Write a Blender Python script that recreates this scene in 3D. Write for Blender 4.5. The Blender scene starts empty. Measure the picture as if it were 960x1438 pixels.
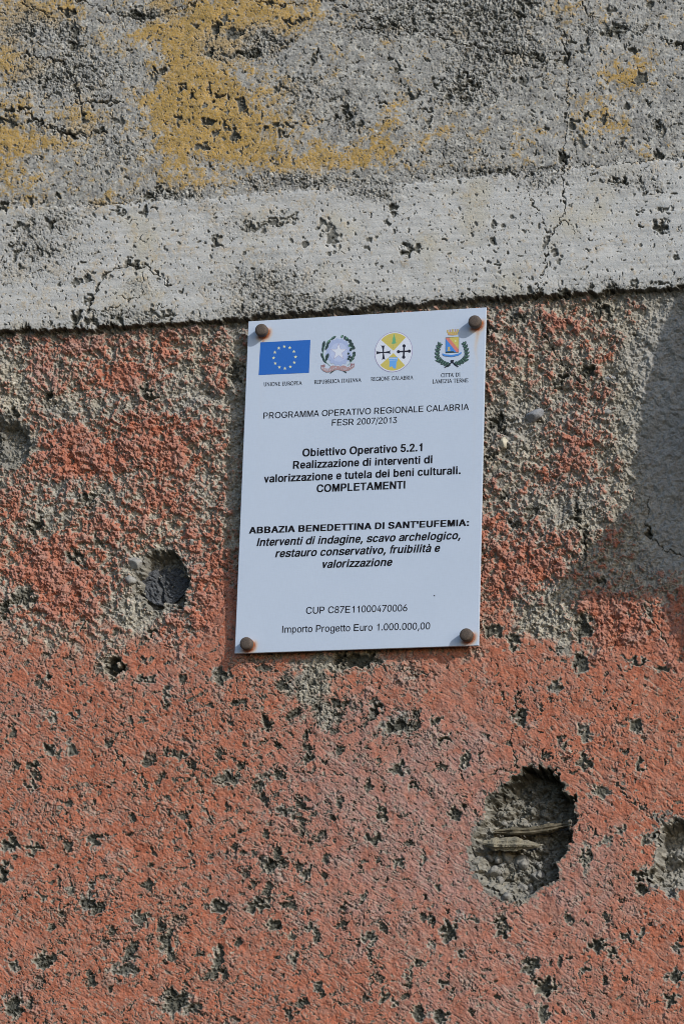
import bpy, bmesh, math, random
import numpy as np
from concurrent.futures import ThreadPoolExecutor
from mathutils import Vector, Matrix

scene = bpy.context.scene
COL = scene.collection

# ------------------------------------------------------------------ camera
YAW, PITCH, ROLL = -0.27966032, 0.27269264, 0.0334829
FOCAL_PX = 5000.0                      # in pixels of the 960 x 1438 photograph
fw = Vector((math.sin(YAW) * math.cos(PITCH), math.cos(YAW) * math.cos(PITCH), math.sin(PITCH)))
rt = fw.cross(Vector((0, 0, 1))).normalized()
up = rt.cross(fw)
r2 = rt * math.cos(ROLL) + up * math.sin(ROLL)
u2 = -rt * math.sin(ROLL) + up * math.cos(ROLL)
cam_data = bpy.data.cameras.new("Camera")
cam = bpy.data.objects.new("Camera", cam_data)
COL.objects.link(cam)
M = Matrix((r2, u2, -fw)).transposed().to_4x4()
M.translation = Vector((1.85906835, -6.6027215, -1.98672017))
cam.matrix_world = M
cam_data.sensor_fit = 'VERTICAL'
cam_data.sensor_height = 36.0
cam_data.lens = 36.0 * FOCAL_PX / 1438.0
cam_data.clip_end = 200.0
scene.camera = cam
scene.render.resolution_x, scene.render.resolution_y = 683, 1024

# ------------------------------------------------------------------ light
SUN_A, SUN_B = 1.45, 1.0               # metres right / up per metre out of the wall
to_sun = Vector((SUN_A, -1.0, SUN_B)).normalized()
sun_el = math.asin(to_sun.z)
world = bpy.data.worlds.new("World")
scene.world = world
world.use_nodes = True
nt = world.node_tree
sky = nt.nodes.new("ShaderNodeTexSky")
sky.sky_type = 'NISHITA'
sky.sun_disc = False
sky.sun_elevation = sun_el
sky.sun_rotation = math.atan2(to_sun.x, to_sun.y)
bg = nt.nodes["Background"]
bg.inputs["Strength"].default_value = 0.135
nt.links.new(sky.outputs[0], bg.inputs["Color"])
sun_data = bpy.data.lights.new("Sun", 'SUN')
sun_data.energy = 2.7
sun_data.angle = math.radians(0.5)
sun_data.color = (1.0, 0.955, 0.88)
sun = bpy.data.objects.new("Sun", sun_data)
sun.rotation_euler = to_sun.to_track_quat('Z', 'Y').to_euler()
sun.location = to_sun * 12
COL.objects.link(sun)
scene.view_settings.view_transform = 'Standard'
scene.view_settings.look = 'None'
scene.view_settings.exposure = 0.22
scene.cycles.filter_width = 0.95
scene.view_settings.gamma = 1.0

# ------------------------------------------------------------------ survey chart
# Features of the wall and the sign are laid out in a flat chart of the wall (1 unit is about 1.5 mm).
H_WALL = np.array([[654.7813, 40.572, 510.1923], [-56.1146, -645.1443, 677.5741], [-0.0371, 0.0376, 1.0]])
H_SIGN = np.array([[656.4788, 40.6772, 506.5286], [-56.26, -646.8168, 673.7143], [-0.0372, 0.0377, 1.0]])
HI_WALL, HI_SIGN = np.linalg.inv(H_WALL), np.linalg.inv(H_SIGN)


def to_wall(u, v, Hi=HI_WALL):
    t = Hi @ np.array([u, v, 1.0])
    return float(t[0] / t[2]), float(t[1] / t[2])


def to_sign(u, v):
    return to_wall(u, v, HI_SIGN)


def chart(X, Z):
    w = H_WALL[2, 0] * X + H_WALL[2, 1] * Z + 1.0
    U = (H_WALL[0, 0] * X + H_WALL[0, 1] * Z + H_WALL[0, 2]) / w
    V = (H_WALL[1, 0] * X + H_WALL[1, 1] * Z + H_WALL[1, 2]) / w
    return U.astype(np.float32), V.astype(np.float32)


# ------------------------------------------------------------------ object helpers
def tag(o, label=None, cat=None, group=None, kind=None):
    if label: o["label"] = label
    if cat: o["category"] = cat
    if group: o["group"] = group
    if kind: o["kind"] = kind
    return o


def empty(name, loc):
    o = bpy.data.objects.new(name, None)
    o.location = loc
    o.empty_display_size = 0.1
    COL.objects.link(o)
    return o


def link(name, me, parent=None, mats=()):
    o = bpy.data.objects.new(name, me)
    COL.objects.link(o)
    for m in mats:
        me.materials.append(m)
    if parent is not None:
        o.parent = parent
    return o


# ------------------------------------------------------------------ materials
def new_mat(name):
    m = bpy.data.materials.new(name)
    m.use_nodes = True
    t = m.node_tree
    b = t.nodes["Principled BSDF"]
    return m, t, b


class NT:
    """Small wrapper that makes node graphs readable."""
    def __init__(self, t):
        self.t = t
        tc = t.nodes.new("ShaderNodeTexCoord")
        self.obj = tc.outputs["Object"]

    def attr(self, n):
        a = self.t.nodes.new("ShaderNodeAttribute")
        a.attribute_name = n
        return a.outputs["Fac"]

    def noise(self, scale, detail=4, rough=0.6, vec=None):
        n = self.t.nodes.new("ShaderNodeTexNoise")
        n.inputs["Scale"].default_value = scale
        n.inputs["Detail"].default_value = detail
        n.inputs["Roughness"].default_value = rough
        self.t.links.new(vec or self.obj, n.inputs["Vector"])
        return n.outputs["Fac"]

    def scaled(self, s):
        n = self.t.nodes.new("ShaderNodeMapping")
        n.inputs["Scale"].default_value = s
        self.t.links.new(self.obj, n.inputs["Vector"])
        return n.outputs["Vector"]

    def ramp(self, x, a, b, lo=0.0, hi=1.0):
        n = self.t.nodes.new("ShaderNodeMapRange")
        n.clamp = True
        self.put(x, n.inputs["Value"])
        for k, val in zip(("From Min", "From Max", "To Min", "To Max"), (a, b, lo, hi)):
            n.inputs[k].default_value = val
        return n.outputs["Result"]

    def put(self, x, sock):
        if isinstance(x, (int, float)):
            sock.default_value = x
        elif isinstance(x, tuple):
            sock.default_value = (*x, 1.0)[:4]
        else:
            self.t.links.new(x, sock)

    def math(self, op, a, b=0.0):
        n = self.t.nodes.new("ShaderNodeMath")
        n.operation = op
        self.put(a, n.inputs[0]); self.put(b, n.inputs[1])
        return n.outputs[0]

    def mix(self, f, a, b, mode='MIX'):
        n = self.t.nodes.new("ShaderNodeMix")
        n.data_type = 'RGBA'
        n.blend_type = mode
        self.put(f, n.inputs["Factor"]); self.put(a, n.inputs["A"]); self.put(b, n.inputs["B"])
        return n.outputs["Result"]

    def bump(self, h, dist, strength=1.0):
        n = self.t.nodes.new("ShaderNodeBump")
        n.inputs["Strength"].default_value = strength
        n.inputs["Distance"].default_value = dist
        self.t.links.new(h, n.inputs["Height"])
        return n.outputs["Normal"]


def simple_mat(name, rgb, rough=0.6, vary=0.06, scale=400.0, spec=0.3):
    m, t, b = new_mat(name)
    g = NT(t)
    n = g.noise(scale, 3)
    f = g.ramp(n, 0.3, 0.7)
    lo = tuple(c * (1 - vary) for c in rgb); hi = tuple(min(1, c * (1 + vary)) for c in rgb)
    t.links.new(g.mix(f, lo, hi), b.inputs["Base Color"])
    b.inputs["Roughness"].default_value = rough
    b.inputs["Specular IOR Level"].default_value = spec
    return m


def wall_mat(name, lower):
    m, t, b = new_mat(name)
    g = NT(t)
    paint, ochre, grime_shade, tone, pale = (g.attr(k) for k in ("paint", "ochre", "grime_shade", "tone", "pale"))
    fine = g.noise(520.0, 4, 0.7)
    mid = g.noise(60.0, 5, 0.65)
    big = g.noise(7.0, 4, 0.6)
    if lower:
        mortar = g.mix(g.ramp(mid, 0.35, 0.65), (0.25, 0.236, 0.20), (0.41, 0.392, 0.348))
        mortar = g.mix(g.ramp(big, 0.4, 0.65), mortar, (0.30, 0.295, 0.28))
    else:
        mortar = g.mix(g.ramp(mid, 0.35, 0.65), (0.235, 0.24, 0.245), (0.36, 0.37, 0.37))
    # every grain of sand and gravel has its own tone
    mortar = g.mix(1.0, mortar, g.mix(tone, (0.52, 0.52, 0.53), (1.5, 1.47, 1.40)), 'MULTIPLY')
    c = mortar
    # limewash on the plain band, streaked by the brush
    streak = g.noise(1.0, 4, 0.55, g.scaled((7.0, 7.0, 95.0)))
    wash = g.mix(g.ramp(streak, 0.3, 0.7), (0.38, 0.395, 0.405), (0.555, 0.565, 0.565))
    wash = g.mix(g.ramp(big, 0.52, 0.70), wash, (0.45, 0.43, 0.36))
    wash = g.mix(g.ramp(mid, 0.5, 0.75, 0.0, 0.5), wash, (0.33, 0.335, 0.335))
    wash = g.mix(1.0, wash, g.mix(g.ramp(fine, 0.3, 0.7), (0.86, 0.86, 0.86), (1.1, 1.1, 1.1)), 'MULTIPLY')
    c = g.mix(pale, c, g.mix(g.ramp(mid, 0.3, 0.7), (0.26, 0.262, 0.26), (0.37, 0.37, 0.36)) if lower else wash)
    # red limepaint, fading to mauve
    mauve = g.attr("mauve")
    red = g.mix(g.ramp(mid, 0.32, 0.68), (0.34, 0.112, 0.068), (0.47, 0.182, 0.115))
    red = g.mix(mauve, red, (0.37, 0.215, 0.19))
    dust = g.ramp(g.noise(34.0, 6, 0.7), 0.46, 0.70, 0.0, 0.55)
    red = g.mix(dust, red, (0.33, 0.225, 0.19))
    red = g.mix(1.0, red, g.mix(g.ramp(fine, 0.3, 0.7), (0.78, 0.80, 0.82), (1.15, 1.13, 1.1)), 'MULTIPLY')
    c = g.mix(paint, c, red)
    # ochre lichen
    och = g.mix(g.ramp(mid, 0.3, 0.7), (0.34, 0.22, 0.04), (0.47, 0.27, 0.022))
    ochre = g.math('MULTIPLY', ochre, g.ramp(fine, 0.3, 0.6, 0.35, 1.0))
    c = g.mix(ochre, c, och)
    # black-green biological grime in the pores, plus shade painted under band and in hollows
    gr = g.mix(g.ramp(fine, 0.3, 0.7), (0.045, 0.047, 0.04), (0.10, 0.10, 0.085))
    c = g.mix(grime_shade, c, gr)
    t.links.new(c, b.inputs["Base Color"])
    b.inputs["Roughness"].default_value = 0.93
    b.inputs["Specular IOR Level"].default_value = 0.135
    bump = g.math('ADD', fine, g.noise(1500.0, 2, 0.6))
    t.links.new(g.bump(bump, 0.0012, 0.55), b.inputs["Normal"])
    return m


M_UPPER = wall_mat("weathered_render", False)
M_LOWER = wall_mat("peeling_red_limewash", True)

# ------------------------------------------------------------------ noise on numpy arrays
_tabs = {}


def tabs(seed):
    if seed not in _tabs:
        r = np.random.RandomState(seed)
        p = r.permutation(256).astype(np.int32)
        a = r.rand(256) * 2 * np.pi
        _tabs[seed] = (np.concatenate([p, p]), np.cos(a).astype(np.float32), np.sin(a).astype(np.float32),
                       r.rand(256).astype(np.float32), r.rand(256).astype(np.float32), r.rand(256).astype(np.float32))
    return _tabs[seed]


for _s in range(1, 120):
    tabs(_s)


def perlin(x, y, seed):
    p, gx, gy = tabs(seed)[:3]
    fx, fy = np.floor(x), np.floor(y)
    xi, yi = fx.astype(np.int32) & 255, fy.astype(np.int32) & 255
    x = x - fx; y = y - fy
    u = x * x * x * (x * (x * 6 - 15) + 10); v = y * y * y * (y * (y * 6 - 15) + 10)
    a = p[xi]; b = p[(xi + 1) & 255]
    h = p[a + yi]; n00 = gx[h] * x + gy[h] * y
    h = p[b + yi]; n10 = gx[h] * (x - 1) + gy[h] * y
    y1 = (yi + 1) & 255
    h = p[a + y1]; n01 = gx[h] * x + gy[h] * (y - 1)
    h = p[b + y1]; n11 = gx[h] * (x - 1) + gy[h] * (y - 1)
    n0 = n00 + u * (n10 - n00); n1 = n01 + u * (n11 - n01)
    return (n0 + v * (n1 - n0)) * 1.5


def fbm(x, y, seed, octv=4, gain=0.55):
    s = 0; a = 1.0; t = 0
    for k in range(octv):
        ca, sa = math.cos(.5 + .9 * k), math.sin(.5 + .9 * k)   # turned octaves hide the lattice
        s = s + a * perlin(x * ca - y * sa, x * sa + y * ca, seed + k)
        t += a; a *= gain
        x = x * 2.03 + 11.7; y = y * 2.03 - 5.3
    return s * (1.6 / t)


def worley(x, y, seed):
    """distance to the nearest jittered point, and that point's random value"""
    p, _, _, rx, ry, rv = tabs(seed)
    fx, fy = np.floor(x), np.floor(y)
    xi, yi = fx.astype(np.int32), fy.astype(np.int32)
    x = x - fx; y = y - fy
    best = np.full(x.shape, 9.0, np.float32); bid = np.zeros(x.shape, np.float32)
    for i in (-1, 0, 1):
        a = p[(xi + i) & 255]
        for j in (-1, 0, 1):
            h = p[a + ((yi + j) & 255)]
            d = (x - i - rx[h]) ** 2 + (y - j - ry[h]) ** 2
            w = d < best
            best = np.where(w, d, best); bid = np.where(w, rv[h], bid)
    return np.sqrt(best), bid


def S(a, b, x):
    t = np.clip((x - a) / (b - a), 0, 1)
    return t * t * (3 - 2 * t)


def blobs(U, V, lst, grow=1.0):
    f = np.zeros_like(U)
    v0, v1 = V.min(), V.max(); u0, u1 = U.min(), U.max()
    for b in lst:
        u, v, ru, rv = b[:4]
        w = b[4] if len(b) > 4 else 1.0
        ru, rv = ru * grow, rv * grow
        if v + 2.6 * rv < v0 or v - 2.6 * rv > v1:
            continue
        f += w * np.exp(-(((U - u) / ru) ** 2 + ((V - v) / rv) ** 2))
    return f


def seg_dist(U, V, pts):
    d = np.full(U.shape, 1e9, np.float32)
    for (ax, ay), (bx, by) in zip(pts[:-1], pts[1:]):
        dx, dy = bx - ax, by - ay
        t = np.clip(((U - ax) * dx + (V - ay) * dy) / (dx * dx + dy * dy), 0, 1)
        d = np.minimum(d, np.hypot(U - ax - t * dx, V - ay - t * dy))
    return d


# ------------------------------------------------------------------ what the wall carries (chart units)
LEDGE = ([-900, 0, 100, 200, 240, 300, 360, 480, 555, 630, 750, 800, 960, 1900],
         [345, 296, 293, 287, 284, 281, 274, 268, 262, 255, 245, 240, 226, 165])
FOOT = ([-900, 0, 120, 240, 350, 480, 680, 750, 960, 1900],
        [528, 466, 464, 456, 447, 437, 421, 416, 405, 345])
OCHRE = [(20, 20, 30, 30), (10, 80, 20, 20), (40, 100, 30, 12), (20, 150, 35, 9), (60, 203, 40, 14), (8, 190, 22, 18), (110, 165, 18, 18), (132, 172, 16, 14),
         (70, 20, 30, 14), (12, 225, 22, 22, .7), (95, 8, 14, 8), (160, 65, 30, 10, .5), (215, 50, 22, 9, 1.1), (218, 140, 20, 8, .9), (225, 165, 14, 16, .8), (50, 285, 14, 8, .8), (30, 260, 30, 20, .45), (150, 280, 16, 6, .8),
         (230, 10, 12, 18, .8), (290, 25, 50, 25), (370, 15, 60, 20, 1.1), (270, 60, 30, 20), (410, 36, 20, 12, 1.1), (330, 55, 30, 20, .8), (300, 92, 40, 18), (262, 130, 30, 26), (300, 142, 40, 20, 1.1), (350, 172, 60, 26),
         (280, 190, 50, 28), (340, 212, 34, 16), (400, 232, 44, 13, .9), (450, 222, 24, 18, .8), (262, 255, 44, 12, .8), (245, 215, 20, 20, .8), (475, 100, 8, 20, .5), (250, 88, 20, 16, .8), (380, 130, 30, 12, .5), (445, 20, 10, 10, .7),
         (545, 185, 16, 20), (520, 217, 30, 16, 1.1), (495, 230, 26, 8, .9), (550, 66, 12, 8, .8), (552, 42, 10, 8, .9), (500, 24, 14, 5, .7), (650, 46, 9, 11, .9), (655, 80, 8, 7, .7), (625, 180, 12, 16, .7), (600, 200, 18, 7, .8), (672, 190, 16, 9, .75),
         (605, 216, 10, 6, .7), (565, 140, 12, 14, .7), (640, 158, 12, 8, .6), (590, 236, 24, 5, .7), (680, 237, 24, 5, .8), (610, 62, 8, 5, .6), (665, 215, 5, 6, 1),
         (788, 20, 17, 17), (735, 38, 12, 6, .7), (845, 26, 13, 10, .9), (800, 40, 10, 6, .6), (860, 98, 12, 9), (868, 108, 20, 5, .9), (898, 98, 13, 18, 1.1), (888, 118, 16, 12, .9), (842, 138, 20, 6, .8), (820, 155, 15, 9, .8), (848, 165, 16, 9, .9),
         (856, 180, 14, 7, .9), (815, 190, 18, 9, .9), (745, 188, 18, 7, .9), (877, 180, 6, 11, .9), (735, 203, 12, 7, .8), (911, 221, 8, 6), (730, 85, 14, 10, .7), (786, 108, 6, 8, .6), (730, 222, 14, 6, .7), (930, 25, 9, 6, .6), (935, 70, 10, 8, .5), (868, 205, 12, 6, .6)]
ROUGH = [(35, 42, 40, 28), (100, 50, 28, 22), (115, 105, 60, 30), (60, 115, 40, 20, .7), (205, 22, 40, 12), (370, 58, 34, 18), (345, 80, 40, 10), (640, 15, 120, 34), (700, 62, 60, 50, .9), (655, 122, 42, 34), (870, 45, 36, 10), (745, 82, 40, 14, .8),
         (540, 40, 50, 18, .8), (525, 272, 40, 14, 1.2), (490, 170, 14, 26, .8), (420, 255, 70, 10), (245, 278, 40, 9), (700, 244, 110, 8, .9), (760, 260, 30, 14, .8), (890, 258, 50, 12, .8), (40, 330, 40, 18, .7), (60, 355, 60, 14, .9), (90, 310, 40, 16, .8), (40, 385, 60, 16, .5),
         (390, 400, 50, 26, .9), (340, 400, 30, 20, .5), (340, 320, 40, 16, .5), (195, 408, 24, 12, .6), (860, 400, 40, 10, .5), (180, 445, 60, 10, .9), (460, 425, 90, 10, 1.1), (360, 440, 50, 9, 1), (930, 180, 30, 20, .5), (95, 185, 40, 12, .7), (300, 60, 20, 20, .5), (440, 135, 50, 30, .6), (165, 210, 40, 30, .6), (650, 215, 50, 20, .5)]
REDS = [(170, 530, 46, 20, 1.5), (55, 520, 26, 18), (110, 482, 60, 18), (232, 482, 18, 24, 1.2), (307, 528, 22, 22, 1.2), (48, 562, 12, 20), (100, 610, 50, 20), (90, 640, 40, 18), (140, 640, 60, 18, 1.2), (205, 600, 46, 24), (240, 640, 36, 34, 1.2), (100, 662, 50, 12, 1.3),
        (220, 700, 60, 22), (150, 742, 50, 20), (80, 770, 40, 20, 1.1), (15, 715, 26, 24), (40, 790, 50, 22, 1.2), (100, 812, 70, 22, 1.2), (90, 850, 50, 28, 1.1), (300, 810, 34, 46, 1.2), (310, 865, 34, 34, 1.2), (262, 880, 36, 16), (5, 548, 14, 18, .7), (295, 600, 30, 14, .5), (270, 745, 30, 20, .6), (170, 680, 20, 10, .5), (30, 660, 20, 10, .4),
        (718, 486, 28, 18, .8), (790, 455, 34, 18, .9), (862, 488, 18, 26, 1.1), (893, 433, 14, 10), (805, 618, 30, 26, .9), (805, 653, 26, 16, .9), (866, 653, 12, 10, .9), (766, 665, 22, 18, .8), (690, 732, 26, 20, .9), (730, 775, 48, 36, 1.), (795, 760, 20, 14, .9), (700, 822, 44, 40, 1.), (760, 800, 36, 20, .8), (835, 850, 40, 28, 1.2), (872, 888, 50, 40, 1.7),
        (895, 945, 70, 30, 1.8), (683, 945, 60, 14, 1.4), (948, 868, 26, 50, 1.6), (855, 750, 18, 18, 1.), (760, 880, 26, 20, .3), (690, 545, 20, 16, .5), (820, 560, 30, 20, .4), (740, 530, 30, 20, .4), (840, 520, 16, 30, .5)]
GREYS = [(20, 640, 26, 20), (60, 725, 22, 16, .8), (280, 545, 50, 30, .8), (330, 560, 10, 200, 1.0), (280, 690, 22, 14, .8), (170, 692, 30, 14, .8), (188, 870, 34, 40, 1.2), (30, 900, 44, 18, .6), (100, 905, 50, 14, .4), (160, 937, 26, 18, 1.3), (185, 800, 14, 20, 1.2), (15, 525, 30, 30, .9), (20, 570, 30, 20, .8), (75, 570, 34, 14, .8), (140, 570, 40, 12, .6),
         (430, 965, 62, 34, 1.65), (500, 930, 50, 14, 1.6), (320, 948, 26, 14, 1.0), (930, 590, 46, 170, 2.5), (870, 470, 14, 60, .8), (880, 560, 14, 60, 1), (720, 590, 40, 60, .9), (785, 835, 24, 12, 1.2), (770, 875, 46, 28, 1.3), (790, 915, 30, 16, 1.5), (800, 720, 50, 24, .8), (320, 1090, 18, 16, 1.1), (250, 1410, 26, 22, 1.2), (235, 1325, 12, 22, 1.1), (125, 1272, 15, 14, 1.2), (15, 1415, 20, 16, 1.1), (460, 1012, 44, 24, 1.3), (555, 1020, 40, 26, 1.4), (420, 1135, 34, 18, 1.2), (118, 1105, 40, 12, .6), (160, 1130, 60, 20, .55), (330, 1200, 40, 14, .5), (250, 1275, 60, 40, .45), (175, 1350, 40, 24, .55), (822, 1205, 8, 26, .9), (610, 1160, 30, 24, .6), (560, 1090, 30, 16, .6), (375, 1065, 60, 40, .4), (300, 1130, 40, 60, .35), (850, 930, 20, 6, .9), (640, 925, 30, 8, .8)]
MAUVE = [(560, 1130, 150, 140, 1.2), (690, 1240, 120, 90, .8), (830, 1240, 70, 80, .7), (500, 1300, 90, 60, .5), (640, 1050, 60, 40, .6), (360, 1250, 60, 60, .5), (230, 960, 60, 20, .5), (30, 1000, 40, 40, .4), (760, 1400, 120, 60, .6), (430, 1100, 60, 60, .5), (60, 525, 30, 20, 1), (710, 490, 40, 20, .7), (110, 480, 50, 16, .5), (470, 1010, 60, 20, .6), (620, 1400, 80, 50, .5)]
PITTED = [(440, 975, 60, 40), (470, 1030, 50, 40), (250, 1065, 60, 45), (395, 1130, 60, 60), (320, 1090, 60, 40), (180, 1340, 90, 60), (350, 1290, 90, 45), (120, 1270, 60, 50), (50, 1195, 60, 30), (550, 1010, 60, 40), (530, 1130, 40, 60, .7), (250, 1410, 60, 30), (430, 1230, 50, 40, .7), (620, 1310, 40, 40, .6), (750, 1370, 50, 40, .6)]
GRAVEL = [(835, 850, 60, 36), (870, 880, 34, 22, .7), (730, 800, 60, 60, .8), (700, 520, 60, 60, .3)]
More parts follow.
